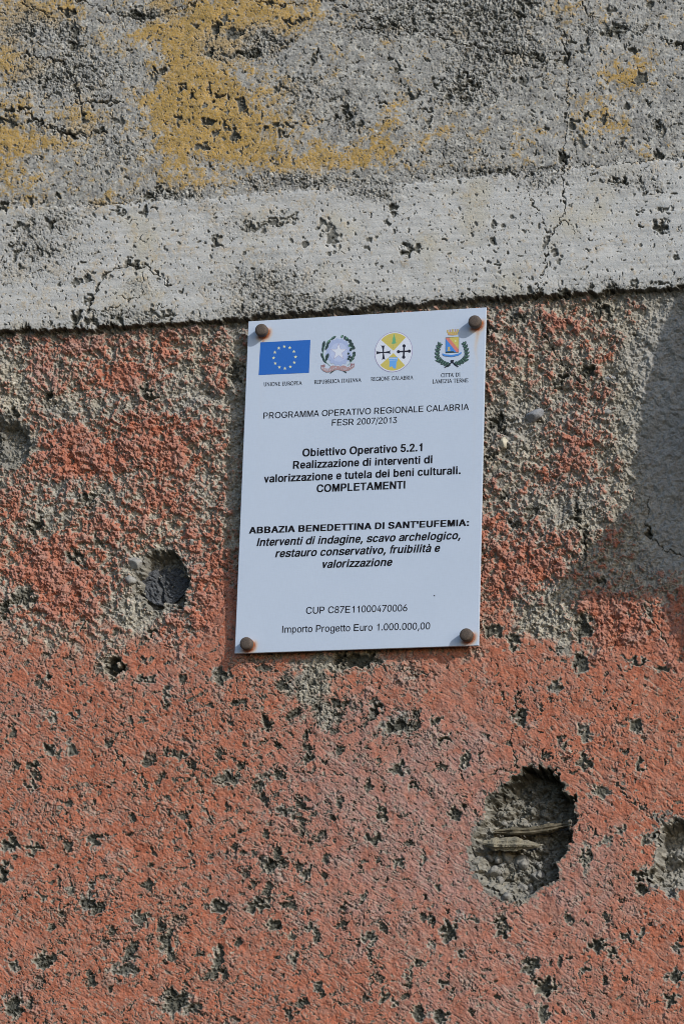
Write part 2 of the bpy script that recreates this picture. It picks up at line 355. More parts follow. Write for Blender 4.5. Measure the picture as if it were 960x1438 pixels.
# pits: u, v, half width, half height, depth in mm (paint is lost and the pore is dark)
PITS = [(160, 937, 14, 15, 30), (74, 1007, 8, 6, 6), (70, 1052, 9, 7, 8), (84, 1057, 7, 6, 6), (50, 1075, 5, 8, 7), (45, 1105, 9, 5, 7), (375, 1017, 6, 10, 8), (435, 1065, 7, 6, 8), (400, 1140, 14, 8, 6), (380, 1215, 12, 11, 10), (430, 1226, 6, 11, 8), (307, 1272, 12, 9, 11), (362, 1272, 15, 9, 9), (386, 1300, 11, 8, 9),
        (410, 1315, 6, 6, 5), (125, 1270, 10, 14, 7), (132, 1180, 6, 14, 8), (15, 1187, 12, 10, 9), (47, 1190, 12, 7, 8), (5, 1225, 10, 14, 12), (62, 1350, 13, 13, 9), (75, 1302, 6, 5, 6), (20, 1357, 8, 8, 7), (20, 1412, 14, 14, 9), (175, 1362, 18, 9, 6), (248, 1408, 20, 18, 9), (236, 1325, 9, 20, 6), (306, 1350, 8, 18, 8), (412, 1345, 7, 8, 8),
        (447, 1386, 9, 7, 7), (437, 1305, 10, 6, 6), (320, 1095, 15, 10, 6), (250, 1060, 12, 6, 7), (310, 950, 13, 9, 7), (100, 1050, 6, 10, 6), (235, 975, 6, 10, 6), (205, 953, 14, 4, 7), (105, 1005, 12, 3, 5), (385, 1090, 20, 5, 5), (365, 1105, 8, 8, 6), (130, 1240, 8, 6, 6), (200, 1290, 12, 10, 6), (100, 1250, 8, 6, 4), (185, 1345, 14, 5, 6), (60, 1260, 10, 6, 5),
        (68, 950, 5, 5, 7), (500, 927, 34, 13, 16), (527, 996, 10, 11, 14), (555, 1020, 26, 9, 8), (558, 1082, 11, 10, 9), (610, 1012, 9, 7, 9), (625, 1038, 11, 5, 9), (652, 1067, 6, 12, 8), (730, 1007, 8, 13, 10), (780, 965, 8, 10, 7), (820, 1070, 10, 10, 8), (822, 1028, 8, 12, 5), (893, 1020, 9, 12, 9), (897, 1076, 5, 12, 8), (793, 1050, 5, 8, 7), (535, 1145, 7, 9, 9), (525, 1180, 9, 8, 10), (583, 1105, 7, 4, 7), (637, 1141, 7, 10, 9), (595, 1207, 6, 6, 6), (561, 1211, 10, 6, 6), (510, 1262, 5, 7, 7), (630, 1308, 11, 17, 12),
        (645, 1341, 8, 7, 8), (607, 1330, 5, 5, 6), (520, 1316, 11, 9, 7), (590, 1352, 10, 4, 7), (622, 1382, 7, 6, 8), (587, 1424, 8, 10, 8), (617, 1428, 14, 11, 10), (555, 1408, 5, 6, 7), (700, 1295, 9, 8, 9), (706, 1311, 9, 6, 8), (745, 1358, 12, 14, 10), (763, 1386, 15, 12, 14), (837, 1327, 14, 8, 13), (861, 1339, 8, 6, 9), (878, 1317, 7, 5, 8), (900, 1311, 8, 6, 6), (822, 1362, 6, 5, 6), (901, 1250, 9, 8, 13), (897, 1230, 6, 9, 12), (822, 1205, 6, 20, 4), (801, 1292, 6, 8, 7), (945, 1372, 12, 10, 9), (942, 1403, 11, 8, 8), (950, 1330, 5, 6, 5), (872, 1165, 7, 6, 6), (852, 1180, 9, 7, 4), (690, 1150, 10, 5, 6), (575, 1367, 5, 12, 6),
        (605, 1290, 5, 4, 5), (616, 1247, 4, 5, 6), (840, 1110, 14, 8, 6), (785, 1170, 10, 6, 5), (762, 1425, 8, 12, 7), (660, 1290, 14, 4, 5), (540, 1400, 5, 12, 5), (905, 1178, 8, 9, 6),
        (70, 555, 6, 6, 12), (17, 577, 9, 7, 12), (200, 545, 8, 10, 8), (208, 555, 6, 14, 9), (330, 520, 10, 16, 10), (120, 700, 14, 8, 6), (50, 738, 10, 12, 8), (102, 780, 11, 9, 8), (138, 758, 8, 7, 5), (8, 855, 10, 12, 8), (30, 838, 18, 14, 6), (212, 888, 8, 6, 9), (115, 880, 5, 10, 6), (265, 880, 6, 4, 5), (68, 950, 4, 4, 6), (700, 600, 14, 8, 10), (695, 590, 14, 10, 8), (688, 640, 8, 7, 8), (790, 528, 9, 8, 9), (825, 520, 14, 10, 7), (850, 535, 16, 6, 4), (778, 540, 8, 6, 5), (705, 695, 8, 8, 6), (820, 750, 6, 14, 8), (808, 720, 8, 12, 9), (818, 880, 12, 22, 9), (815, 930, 10, 20, 8), (910, 745, 6, 11, 10), (895, 930, 18, 5, 9), (930, 940, 14, 4, 8), (845, 815, 7, 6, 7), (720, 735, 10, 5, 6), (745, 715, 12, 6, 6), (690, 885, 14, 10, 9), (720, 900, 10, 12, 8), (845, 435, 16, 10, 9), (680, 465, 10, 12, 8), (725, 445, 16, 6, 6), (890, 470, 6, 5, 6),
        # band
        (552, 293, 7, 6, 8), (556, 303, 6, 4, 7), (546, 314, 4, 6, 6), (580, 352, 15, 8, 7), (572, 358, 8, 8, 6), (692, 342, 5, 9, 4), (695, 318, 4, 6, 4), (714, 358, 4, 4, 6), (520, 340, 6, 10, 4), (780, 355, 6, 6, 5), (625, 340, 5, 3, 5), (700, 373, 5, 3, 5), (686, 370, 4, 3, 5), (926, 322, 13, 10, 11), (902, 320, 4, 3, 6), (870, 257, 15, 4, 7), (845, 258, 6, 3, 5), (899, 300, 9, 3, 5), (930, 298, 8, 4, 5), (925, 272, 6, 5, 5), (906, 275, 3, 4, 4), (947, 278, 5, 3, 5), (785, 370, 4, 3, 4), (28, 320, 7, 8, 6), (75, 315, 9, 9, 6), (40, 322, 6, 5, 5), (27, 357, 6, 12, 6), (18, 347, 6, 4, 5), (65, 355, 20, 4, 5), (112, 400, 8, 4, 5), (86, 403, 5, 4, 5), (125, 393, 6, 5, 5), (170, 300, 14, 4, 5), (205, 300, 5, 6, 5), (218, 295, 6, 4, 6), (185, 312, 6, 2, 4), (200, 343, 6, 2, 4), (305, 345, 12, 8, 6), (308, 335, 7, 4, 6), (410, 310, 18, 5, 5), (385, 314, 14, 4, 5), (455, 318, 14, 6, 5), (470, 335, 8, 14, 4), (430, 345, 6, 4, 4), (360, 322, 20, 6, 5), (128, 425, 7, 11, 7), (190, 375, 20, 5, 6), (110, 450, 9, 10, 8), (130, 455, 12, 7, 9), (170, 450, 10, 8, 8), (230, 445, 24, 5, 6), (860, 408, 8, 5, 7), (890, 405, 10, 5, 6), (930, 403, 9, 5, 6), (790, 415, 14, 5, 7), (745, 412, 5, 8, 7), (925, 400, 5, 4, 5), (770, 330, 5, 6, 5), (767, 345, 7, 8, 5), (950, 365, 4, 5, 5),
        # upper render
        (96, 20, 10, 7, 9), (305, 40, 7, 10, 10), (105, 42, 12, 9, 7), (106, 68, 8, 10, 8), (40, 80, 10, 4, 9), (45, 48, 8, 5, 6), (15, 157, 8, 4, 8), (10, 171, 14, 5, 9), (22, 178, 8, 5, 8), (38, 156, 8, 3, 9), (50, 170, 10, 5, 9), (60, 176, 6, 7, 9), (100, 190, 22, 5, 8), (140, 187, 14, 5, 7), (145, 145, 24, 5, 7), (118, 165, 5, 10, 6), (165, 170, 7, 8, 5), (218, 112, 7, 8, 5), (226, 102, 10, 3, 8), (205, 25, 18, 8, 8), (190, 22, 12, 7, 7), (415, 32, 18, 4, 9), (405, 62, 8, 5, 8), (340, 75, 8, 7, 7), (345, 78, 30, 6, 6), (298, 75, 8, 5, 8), (318, 30, 6, 5, 6), (277, 38, 4, 4, 6), (331, 50, 14, 10, 6), (308, 137, 14, 5, 11), (295, 125, 3, 8, 8), (270, 136, 6, 4, 9), (258, 125, 10, 5, 8), (340, 150, 10, 8, 8), (348, 160, 6, 3, 7), (295, 172, 12, 5, 9), (318, 178, 6, 10, 7), (252, 172, 6, 9, 7), (305, 188, 6, 5, 6), (390, 177, 7, 4, 9), (375, 182, 5, 3, 7), (395, 190, 6, 6, 8), (410, 180, 7, 4, 8), (405, 192, 6, 3, 7), (333, 192, 10, 8, 8), (472, 166, 6, 5, 10), (440, 90, 6, 5, 6), (392, 126, 7, 6, 7), (285, 208, 9, 7, 6), (430, 172, 8, 3, 7), (450, 173, 18, 2, 6), (447, 80, 4, 12, 6), (296, 234, 4, 3, 7), (342, 214, 2, 8, 5), (46, 282, 7, 6, 10), (84, 278, 5, 4, 9), (6, 292, 9, 6, 9), (222, 268, 12, 4, 8), (210, 278, 10, 6, 7), (236, 270, 6, 4, 8),
        (550, 86, 7, 6, 7), (560, 98, 5, 8, 7), (580, 136, 13, 6, 8), (600, 158, 14, 4, 6), (604, 174, 4, 6, 6), (538, 150, 8, 4, 7), (616, 120, 4, 10, 6), (660, 107, 14, 3, 7), (663, 120, 12, 4, 7), (628, 138, 7, 5, 6), (650, 133, 10, 4, 6), (490, 165, 8, 12, 9), (485, 150, 5, 5, 8), (507, 178, 8, 8, 7), (720, 76, 12, 4, 8), (757, 82, 7, 6, 7), (796, 82, 5, 14, 9), (802, 60, 5, 8, 7), (827, 60, 6, 10, 6), (860, 48, 24, 10, 5), (891, 76, 7, 6, 9), (900, 114, 10, 8, 7), (912, 8, 8, 6, 6), (956, 66, 8, 5, 8), (826, 163, 6, 7, 8), (805, 176, 12, 6, 7), (850, 168, 10, 6, 6), (815, 200, 10, 10, 5), (880, 152, 6, 4, 7), (910, 146, 6, 4, 7), (923, 172, 7, 3, 6), (930, 186, 8, 9, 5), (753, 217, 4, 5, 7), (768, 184, 4, 4, 7), (793, 225, 6, 14, 9), (925, 222, 8, 7, 10), (876, 200, 10, 6, 5), (730, 24, 14, 4, 6), (858, 18, 8, 7, 5), (735, 8, 14, 6, 5), (820, 75, 6, 6, 5), (762, 100, 6, 5, 5), (733, 116, 10, 8, 5)]
# cracks: half width, depth in mm, points
CRACKS = [(1.7, 8, [(30, 5), (55, 15), (72, 27)]), (2.6, 9, [(105, 0), (130, 10), (155, 18), (175, 25), (215, 32)]), (2.2, 8, [(50, 80), (75, 87), (90, 92), (105, 112), (115, 145), (118, 172)]), (2.5, 8, [(105, 146), (130, 147), (175, 146)]), (2.8, 9, [(30, 155), (60, 172), (75, 185), (115, 195), (150, 187)]),
          (2.4, 8, [(235, 18), (265, 12), (290, 0)]), (2.4, 9, [(345, -4), (375, 7), (400, 8), (430, 8)]), (1.8, 7, [(440, 0), (465, 2), (482, 12)]), (1.7, 8, [(480, 10), (495, 18), (520, 22), (545, 32), (570, 45), (600, 46), (620, 52), (640, 62), (680, 70), (720, 78), (760, 86), (790, 88)]),
          (1.4, 7, [(500, 40), (530, 45), (545, 50)]), (1.3, 8, [(795, 75), (798, 95), (797, 130), (794, 170), (793, 215), (792, 240)]), (1.6, 7, [(820, 5), (823, 20), (831, 28), (833, 42)]), (2.0, 8, [(925, 56), (940, 60), (962, 70)]), (0.9, 5, [(800, 238), (860, 234), (920, 227), (990, 222)]), (1.0, 5, [(120, 291), (180, 288)]), (1.2, 6, [(780, 40), (790, 50), (797, 75)]), (1.1, 5, [(408, 116), (415, 110), (430, 114)]),
          (1.3, 7, [(792, 240), (792, 300), (790, 312), (778, 325), (770, 345), (766, 380), (756, 400), (754, 424)]), (1.0, 5, [(790, 312), (803, 322), (808, 332)]), (1.0, 5, [(742, 265), (745, 285), (758, 300), (770, 330)]), (2.6, 7, [(127, 440), (130, 425), (137, 412), (150, 388), (165, 378), (200, 375), (222, 386), (238, 402)]), (1.2, 6, [(160, 412), (175, 423), (195, 420), (205, 415)]), (.9, 5, [(203, 385), (201, 412)]), (1.1, 5, [(118, 438), (150, 438), (175, 431)]), (1.0, 5, [(205, 445), (240, 428)]), (1.2, 6, [(130, 440), (133, 456)]),
          (1.8, 8, [(165, 1052), (175, 1077), (202, 1090), (207, 1120)]), (2.0, 8, [(262, 1068), (275, 1090), (287, 1122)]), (1.8, 7, [(290, 1135), (300, 1158)]), (1.5, 7, [(265, 1140), (272, 1230)]), (1.5, 6, [(367, 1375), (372, 1400)]), (1.6, 7, [(305, 1395), (320, 1438)]), (1.6, 8, [(726, 960), (724, 985), (729, 1010), (716, 1040), (725, 1078)]), (1.6, 7, [(865, 1098), (878, 1120), (900, 1132), (915, 1150)]), (1.8, 8, [(757, 438), (761, 466), (788, 509), (816, 540)]), (3.5, 9, [(808, 690), (804, 723), (820, 752), (818, 790)]), (1.3, 8, [(909, 696), (905, 731), (912, 750), (930, 770), (956, 778), (990, 780)]), (2.2, 8, [(905, 848), (918, 875), (935, 905)]), (1.6, 6, [(518, 1330), (523, 1390)]), (1.4, 6, [(520, 930), (600, 948)]), (1.2, 6, [(255, 955), (268, 1010)]), (1.4, 7, [(715, 1000), (700, 960)])]
HOLE = [(727, 1086), (735, 1077), (752, 1074), (775, 1084), (792, 1100), (802, 1118), (808, 1140), (801, 1172), (797, 1192), (785, 1213), (780, 1235), (762, 1254), (740, 1268), (715, 1268), (692, 1258), (674, 1245), (664, 1212), (660, 1182), (672, 1150), (682, 1122), (706, 1104)]
HOLE2 = [(923, 1152), (950, 1149), (1000, 1155), (1010, 1200), (990, 1240), (945, 1252), (915, 1250), (909, 1225), (918, 1205), (922, 1172)]


def inside_dist(U, V, poly):
    """signed distance, positive inside"""
    d = seg_dist(U, V, poly + poly[:1])
    ins = np.zeros(U.shape, bool)
    n = len(poly)
    for i in range(n):
        (x1, y1), (x2, y2) = poly[i], poly[(i + 1) % n]
        if y1 == y2:
            continue
        c = ((y1 > V) != (y2 > V)) & (U < (x2 - x1) * (V - y1) / (y2 - y1) + x1)
        ins ^= c
    return np.where(ins, d, -d)


def near(U, V, u0, v0, r):
    """column range of this block that a feature can reach"""
    if V.max() < v0 - r or V.min() > v0 + r:
        return None
    m = ((U > u0 - r) & (U < u0 + r)).any(axis=0)
    if not m.any():
        return None
    k = np.nonzero(m)[0]
    return slice(k[0], k[-1] + 1)


def wall_field(X, Z):
    """height of the wall face in mm towards the viewer, and its material masks"""
    U, V = chart(X, Z)
    a1, a2 = perlin(U / 31, V / 31, 1), perlin(U / 31, V / 31, 2)
    b1, b2 = perlin(U / 8.5, V / 8.5, 3), perlin(U / 8.5, V / 8.5, 4)
    ur, vr = (U * .83 - V * .56) / 3.6, (U * .56 + V * .83) / 3.6
    c1, c2 = perlin(ur, vr, 8), perlin(ur, vr, 9)
    Uw = U + 7 * a1 + 3.0 * b1 + 1.2 * c1
    Vw = V + 7 * a2 + 3.0 * b2 + 1.2 * c2
    Ul = U + 2.6 * b1 + 1.3 * c1
    Vl = V + 2.6 * b2 + 1.3 * c2
    foot = np.interp(U, *FOOT).astype(np.float32)
    ledge = np.interp(U, *LEDGE).astype(np.float32)
    n_edge = fbm(U / 22, V / 22, 10, 4, .7)
    dF = V - foot + 6 * n_edge + 1.2 * c1
    dL = Vl - ledge + 2.0 * n_edge
    low = S(-1.0, 1.6, dF)
    region = np.where(dF > 0, 2, np.where(dL > 0, 1, 0)).astype(np.int8)
    # ---------------- shared grain
    F1, i1 = worley(Ul / 6.2, Vl / 6.2, 20)
    F2, i2 = worley(U / 3.3 + .3 * c1, V / 3.3 + .3 * c2, 21)
    g1 = np.sqrt(np.clip(1 - (F1 / (.5 + .35 * i1)) ** 2, 0, 1))
    g2 = np.sqrt(np.clip(1 - (F2 / (.5 + .35 * i2)) ** 2, 0, 1))
    fine = fbm(U / 4.2, V / 4.2, 24, 3, .75)
    n8 = fbm(Uw / 8.0, Vw / 8.0, 86, 3, .65)
    rn = np.abs(perlin(Uw / 19, Vw / 19, 90) + .25 * b1 + .12 * c1)
    crev = 1 - S(.02, .085, rn)
    n60, n25, n16 = fbm(U / 75, V / 75, 28, 3), fbm(Uw / 26, Vw / 26, 32, 4), fbm(U / 15, V / 15, 37, 4, .65)
    tone = np.clip(.5 + .32 * (i2 - .5) * 2 * g2 + .25 * (i1 - .5) + .18 * fine, 0, 1)
    tone = np.where((i2 > .965) & (g2 > .2), 1.0, tone)
    zero = np.zeros_like(U)

    # ---------------- upper render and band
    rough = np.clip(blobs(Uw, Vw, ROUGH) + .35 * np.exp(-((dL + 5) / 9) ** 2) * (.5 + n25) + .9 * np.exp(-((dF + 4) / 5) ** 2) * (.55 + .8 * n_edge), 0, 1.5)
    band = S(-1.5, 1.5, dL)
    h_up = -10 + 2.2 * n60 + 1.6 * fbm(U / 60, V / 24, 42, 4) + 1.0 * n16 + .42 * fine + .34 * g2 + .5 * n8
    h_bd = -8 + 1.3 * n60 + .7 * n25 + .12 * fbm(U / 90, V / 3.6, 46, 3) + .15 * fine + .18 * n8
    h_bd += 1.2 * np.exp(-((dL - 6) / 7) ** 2)
    H_hi = h_up + (h_bd - h_up) * band
    H_hi = H_hi + rough * (1.5 * g1 + 1.3 * g2 - 2.4 + 1.5 * fine)
    cn = fbm(Uw / 11, Vw / 9, 50, 4, .65)
    cn2 = fbm(U / 4.6, V / 4.2, 55, 3, .6)
    th = .50 - .34 * rough + .10 * band - .10 * n60
    cav = S(th, th + .22, cn)
    cav2 = S(.50 - .30 * rough + .06 * band, .74 - .30 * rough + .06 * band, cn2)
    # small air pores
    P1, j1 = worley(Ul / 13, Vl / 13, 60)
    pore_r = np.where(j1 > .62, .07 + .16 * (j1 - .62) / .38, 0)
    pore = 1 - S(pore_r * .65, pore_r * 1.1 + 1e-4, P1)
    cv = crev * S(.0, .5, n16 + .6 * rough - .1) * (1 - .55 * band) * .8
    cav2 = np.clip(cav2 + cv, 0, 1)
    H_hi -= 4.2 * cav + 2.2 * cav2 + 2.6 * pore
    open_hi = np.clip(cav + .75 * cav2 + pore, 0, 1)
    och = blobs(Uw, Vw, OCHRE, 1.32)
    ochre = .40 * S(.15, .65, och * .62 + .40 * n16 + .45 * fine + .35 * n25 + .3 * n8 + .16 * S(560, 380, U)) + .54 * S(.44, .70, och * .58 + .45 * n16 + .50 * n8 + .45 * fine + .30 * n25 + .10 * S(560, 380, U)) * (1 - band * S(0, 5, dL))
    ochre = np.where(V < -5, np.maximum(ochre, S(.2, .5, n25 + .3 * n16)) * (1 - band), ochre)
    ochre *= (1 - np.clip(open_hi * 1.3, 0, 1)) * (1 - .7 * np.clip(rough, 0, 1))
    pale = band * (1 - np.clip(.9 * rough + open_hi, 0, 1))
    pale = np.maximum(pale, (1 - band) * S(.1, .6, n25 + .4 * n60) * .28 * (1 - open_hi))
    grime_hi = np.clip(.78 * cav + .55 * cav2 + .7 * pore, 0, 1) * .85 + .30 * np.clip(rough, 0, 1) * (1 - g2)

    # ---------------- lower face
    edge = 905 + 70 * n60 + 46 * n25 + 24 * n16 - 30 * np.exp(-((U - 330) / 60) ** 2)
    worn = 1 - S(-48, 62, V - edge)
    worn = np.maximum(worn, .55 * S(.38, .75, n25 + .5 * n60 + .35 * n16))
    red = blobs(Uw, Vw, REDS) - blobs(Uw, Vw, GREYS)
    red += (1 - worn) * 1.15
    smooth = np.clip(blobs(Uw, Vw, [(935, 600, 42, 190, 1.6), (175, 535, 36, 16, .6), (965, 750, 40, 60)]), 0, 1)
    gravel = np.clip(blobs(Uw, Vw, GRAVEL), 0, 1)
    skin = S(.25, .9, red + .25 * n16) * (1 - worn) + worn * .25 * S(.7, 1.5, red)
    dep = 27 + 7 * np.exp(-((V - 690) / 150) ** 2)
    base = -dep * worn - 18 * (1 - worn)
    amp = worn * (1 - .55 * smooth) * (1 - .55 * skin) + (1 - worn) * .16
    H_lo = base + 3.2 * n60 + (6.0 * worn + 1.0) * n25 + (4.6 * amp + .6) * n16 + (2.6 * amp + .3) * n8
    H_lo += amp * ((3.0 + 2.4 * gravel) * g1 * (.5 + .8 * i1) + 2.0 * g2 * (.5 + .8 * i2) + 1.9 * fine)
    calm = .30 + .70 * S(-.22, .28, fbm(Uw / 52, Vw / 52, 104, 3, .6) + .25 * S(520, 380, U) - .1)
    # brush drag of the red coat
    ang = .62 + .5 * S(1150, 1400, V) * (1 - S(250, 520, U)) + .25 * n60
    ca, sa = np.cos(.62), np.sin(.62)
    drag = perlin((U * ca + V * sa) / 15 + .5 * a1, (-U * sa + V * ca + 5 * a2 + 1.5 * b1) / 2.5, 64) + .6 * perlin((U * .3 + V * .95) / 18, (-U * .95 + V * .3 + 4 * a1) / 3.4, 65)
    H_lo += (1 - worn) * ((.75 + .6 * n25) * (.85 * drag + .30 * n8) + (.14 + .22 * calm) * fine + .25 * cn2)
    scr = S(.42, .62, perlin((U * ca + V * sa) / 46 + .4 * a2, (-U * sa + V * ca + 6 * a1) / 2.4, 66) + .25 * n25) * (1 - worn)
    H_lo -= 1.0 * scr
    # where the coat has come away
    pitden = blobs(Uw, Vw, GREYS) * .5
    tl = .40 - .42 * np.clip(pitden, 0, 1.2) + .08 * S(520, 620, U) - .12 * n60
    loc = (1 - worn)
    cavl = S(tl, tl + .16, cn) * loc
    tl2 = .44 - .25 * np.clip(pitden, 0, 1) + .07 * S(500, 640, U) - .14 * n60
    cavl2 = S(tl2, tl2 + .2, cn2) * loc * (.4 + .6 * S(-.3, .3, n25 + n60))
    cavw = S(.42, .7, cn) * worn * (1 - .7 * smooth)
    H_lo -= 4.5 * cavl + 2.6 * cavl2 + 4.5 * cavw
    H_lo -= 2.0 * pore * loc
    cvl = calm * crev * S(-.05, .4, n16 + .35 * pitden - .12 * S(500, 640, U) + .25 * n60) * loc
    mic = calm * S(.52, .74, fine + .45 * n25 - .10 * S(500, 640, U)) * loc
    cavl2 = np.clip(cavl2 + .9 * cvl + .7 * mic, 0, 1)
    H_lo -= 2.4 * cvl + 1.4 * mic
    P2, j2 = worley(Uw / 30, Vw / 30, 96)
    j2b = np.clip((j2 - .34 - .18 * S(450, 640, U) + .30 * n60 + .22 * n25 + .32 * blobs(U, V, PITTED)) / .66, 0, 1)
    r2 = np.where(j2b > 0, .02 + .23 * j2b ** 2.2, 0)
    pit2 = (1 - S(r2 * .8, r2 * 1.15 + 1e-4, P2 * (1 + .35 * cn2) + .13 * n8 + .08 * fine + .06 * n16)) * loc * (r2 > 0)
    cavl = np.maximum(cavl, pit2)
    H_lo -= 6.5 * pit2
    rough_lo = np.clip(cavl, 0, 1)
    H_lo += rough_lo * (1.6 * g1 + 1.0 * g2)
    gn = (g1 * .6 + g2 * .4)
    p_worn = S(.0, .46, .46 * red + .5 * n16 + .55 * n8 + .22 * n25 + .7 * (gn - .5) + .35 * fine - .09 - .07 * (U > 600))
    p_skin = 1 - np.clip(1.25 * cavl + 1.1 * cavl2 + .9 * pore, 0, 1)
    p_skin *= S(-.25, .25, red + .35 * n16 + .15)
    thin = S(.02, .55, .55 * n8 + .45 * fine + .35 * n25 + .25 * n16 - .05) * calm
    p_skin *= 1 - np.clip(.55 * thin + .45 * scr, 0, 1)
    p_worn *= 1 - .25 * thin
    paint = p_worn * worn + p_skin * loc
    paint *= (1 - S(.2, .8, smooth * (V < 800)) * (1 - S(.3, .6, red)))
    H_lo += 2.0 * worn * p_worn * (.4 + .6 * gn)
    grime_shade_lo = .86 * cavl + .62 * cavl2 + .45 * pore * loc + .28 * cavw * (1 - paint) + worn * .18 * (1 - gn) * (1 - paint)  # pore grime, plus shade painted into the worn hollows
    under = np.exp(-np.clip(dF, 0, 99) / 9.0)  # reach of the overhang's shade, painted dark below the band
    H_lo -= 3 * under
    grime_shade_lo = np.clip(grime_shade_lo + .75 * under, 0, 1)
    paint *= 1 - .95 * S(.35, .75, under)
    mauve = np.clip(blobs(Uw, Vw, MAUVE) * (.75 + .5 * n25) + .15 * n25 + .38 * worn * (.6 + n25), 0, 1)

    cool = np.clip(smooth * (V < 800) * .75, 0, 1) * (1 - paint)
    # ---------------- join
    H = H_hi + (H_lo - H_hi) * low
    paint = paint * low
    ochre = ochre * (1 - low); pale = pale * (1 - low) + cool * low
    grime_shade = grime_hi + (grime_shade_lo - grime_hi) * low
    grime_shade = np.maximum(grime_shade, .8 * np.exp(-((dF + .3) / 1.8) ** 2))

    # ---------------- single pits
    for (u, v, ru, rv, dp) in PITS:
        R = max(ru, rv)
        sl = near(U, V, u, v, 2.2 * R + 6)
        if sl is None:
            continue
        k = min(1.0, R / 9.0)
        uu = U[:, sl] + k * (9 * b1[:, sl] + 2.6 * c1[:, sl]) - u
        vv = V[:, sl] + k * (9 * b2[:, sl] + 2.6 * c2[:, sl]) - v
        q = np.hypot(uu / ru, vv / rv) * (1 + .12 * cn2[:, sl]) + .3 * n16[:, sl] + .2 * n8[:, sl]
        m = 1 - S(.55, 1.05, q)
        hollow = m * (.75 + .25 * (1 - np.clip(q, 0, 1)))
        H[:, sl] -= dp * hollow
        H[:, sl] += m * min(1, dp / 9) * (1.5 * g1[:, sl] + .8 * g2[:, sl])
        rim = 1 - S(.85, 1.35, q)
        paint[:, sl] *= 1 - rim
        ochre[:, sl] *= 1 - m; pale[:, sl] *= 1 - m
        grime_shade[:, sl] = np.clip(grime_shade[:, sl] * (1 - .5 * rim) + m * min(.92, .45 + dp * .06), 0, 1)
    for (hw, dp, pts) in CRACKS:
        us = [p[0] for p in pts]; vs = [p[1] for p in pts]
        uc, vc = (min(us) + max(us)) / 2, (min(vs) + max(vs)) / 2
        R = max(max(us) - min(us), max(vs) - min(vs)) / 2 + 12
        sl = near(U, V, uc, vc, R)
        if sl is None:
            continue
        d = seg_dist(U[:, sl] + 5.0 * b1[:, sl] + 2.5 * c1[:, sl], V[:, sl] + 5.0 * b2[:, sl] + 2.5 * c2[:, sl], pts)
        w = hw * np.clip(.50 + 1.1 * n16[:, sl] + .9 * n8[:, sl] + .3 * n25[:, sl], .25, 1.9)
        m = 1 - S(w * .45, w * 1.1, d)
        H[:, sl] -= dp * m
        paint[:, sl] *= 1 - (1 - S(w, w * 1.8, d)); ochre[:, sl] *= 1 - m; pale[:, sl] *= 1 - m
        grime_shade[:, sl] = np.maximum(grime_shade[:, sl], .7 * m)

    # ---------------- big hollows
    def hollow(poly, depth, bw, gr, floor, grow=0.0, chip=6.0):
        us = [p[0] for p in poly]; vs = [p[1] for p in poly]
        R = max(max(us) - min(us), max(vs) - min(vs)) / 2 + 30
        sl = near(U, V, (min(us) + max(us)) / 2, (min(vs) + max(vs)) / 2, R)
        if sl is None:
            return
        u, v = U[:, sl], V[:, sl]
        d = inside_dist(u + 2.5 * b1[:, sl] + .5 * c1[:, sl] + 7 * a1[:, sl], v + 2.5 * b2[:, sl] + .5 * c2[:, sl] + 7 * a2[:, sl], poly) + 7 * n25[:, sl] + 3 * n16[:, sl]
        d = d + grow
        G0, k0 = worley(u / 19 + .5 * b1[:, sl], v / 15 + .5 * b2[:, sl], 74)
        d = d + chip * (k0 - .5)
        m = S(-1.0, bw if np.isscalar(bw) else bw(u, v), d)
        H[:, sl] -= m * (1 - m) * 3.2 * worn[:, sl] * g1[:, sl]
        H[:, sl] += m * (-depth + floor(u, v, d, sl))
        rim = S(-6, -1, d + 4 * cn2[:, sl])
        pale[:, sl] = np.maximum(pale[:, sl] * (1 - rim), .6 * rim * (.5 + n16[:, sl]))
        paint[:, sl] *= 1 - rim; grime_shade[:, sl] = grime_shade[:, sl] * (1 - rim) + gr(u, v, d, sl) * rim

    def floor_big(u, v, d, sl):
        left = 1 - S(-60, 40, u - 735 + .25 * (v - 1170))
        G1, k1 = worley(u / 15 + .25 * b1[:, sl], v / 13 + .25 * b2[:, sl], 70)
        rub = np.sqrt(np.clip(1 - (G1 / (.55 + .3 * k1)) ** 2, 0, 1)) * (.4 + .8 * k1)
        lump = (15 * rub + 4 * g1[:, sl] + 2 * g2[:, sl]) * S(6, 22, d) + 5 * n16[:, sl] + 3 * n8[:, sl]
        return lump + left * 22 + 12 * S(1190, 1265, v) - 8 * np.exp(-(((u - 748) / 26) ** 2 + ((v - 1108) / 26) ** 2)) + 10 * np.exp(-(((u - 764) / 18) ** 2 + ((v - 1098) / 16) ** 2))

    hollow(HOLE, 66, lambda u, v: 6 + 16 * S(30, -50, u - 735 - .35 * (v - 1170)), lambda u, v, d, sl: np.clip(.38 + .35 * S(1150, 1090, v) + .2 * S(730, 790, u) + .25 * (1 - g1[:, sl]), 0, 1), floor_big, 0.0, 15.0)  # darker top and right: the rim's shade painted into the floor
    hollow(HOLE2, 55, 10, lambda u, v, d, sl: np.clip(.25 + .3 * (1 - g1[:, sl]), 0, 1), lambda u, v, d, sl: 6 * g1[:, sl] + 2 * g2[:, sl] + 22 * S(0, 1, np.exp(-(((u - 955) / 26) ** 2 + ((v - 1198) / 14) ** 2))) + 14 * S(1205, 1245, v), 0.0, 12.0)
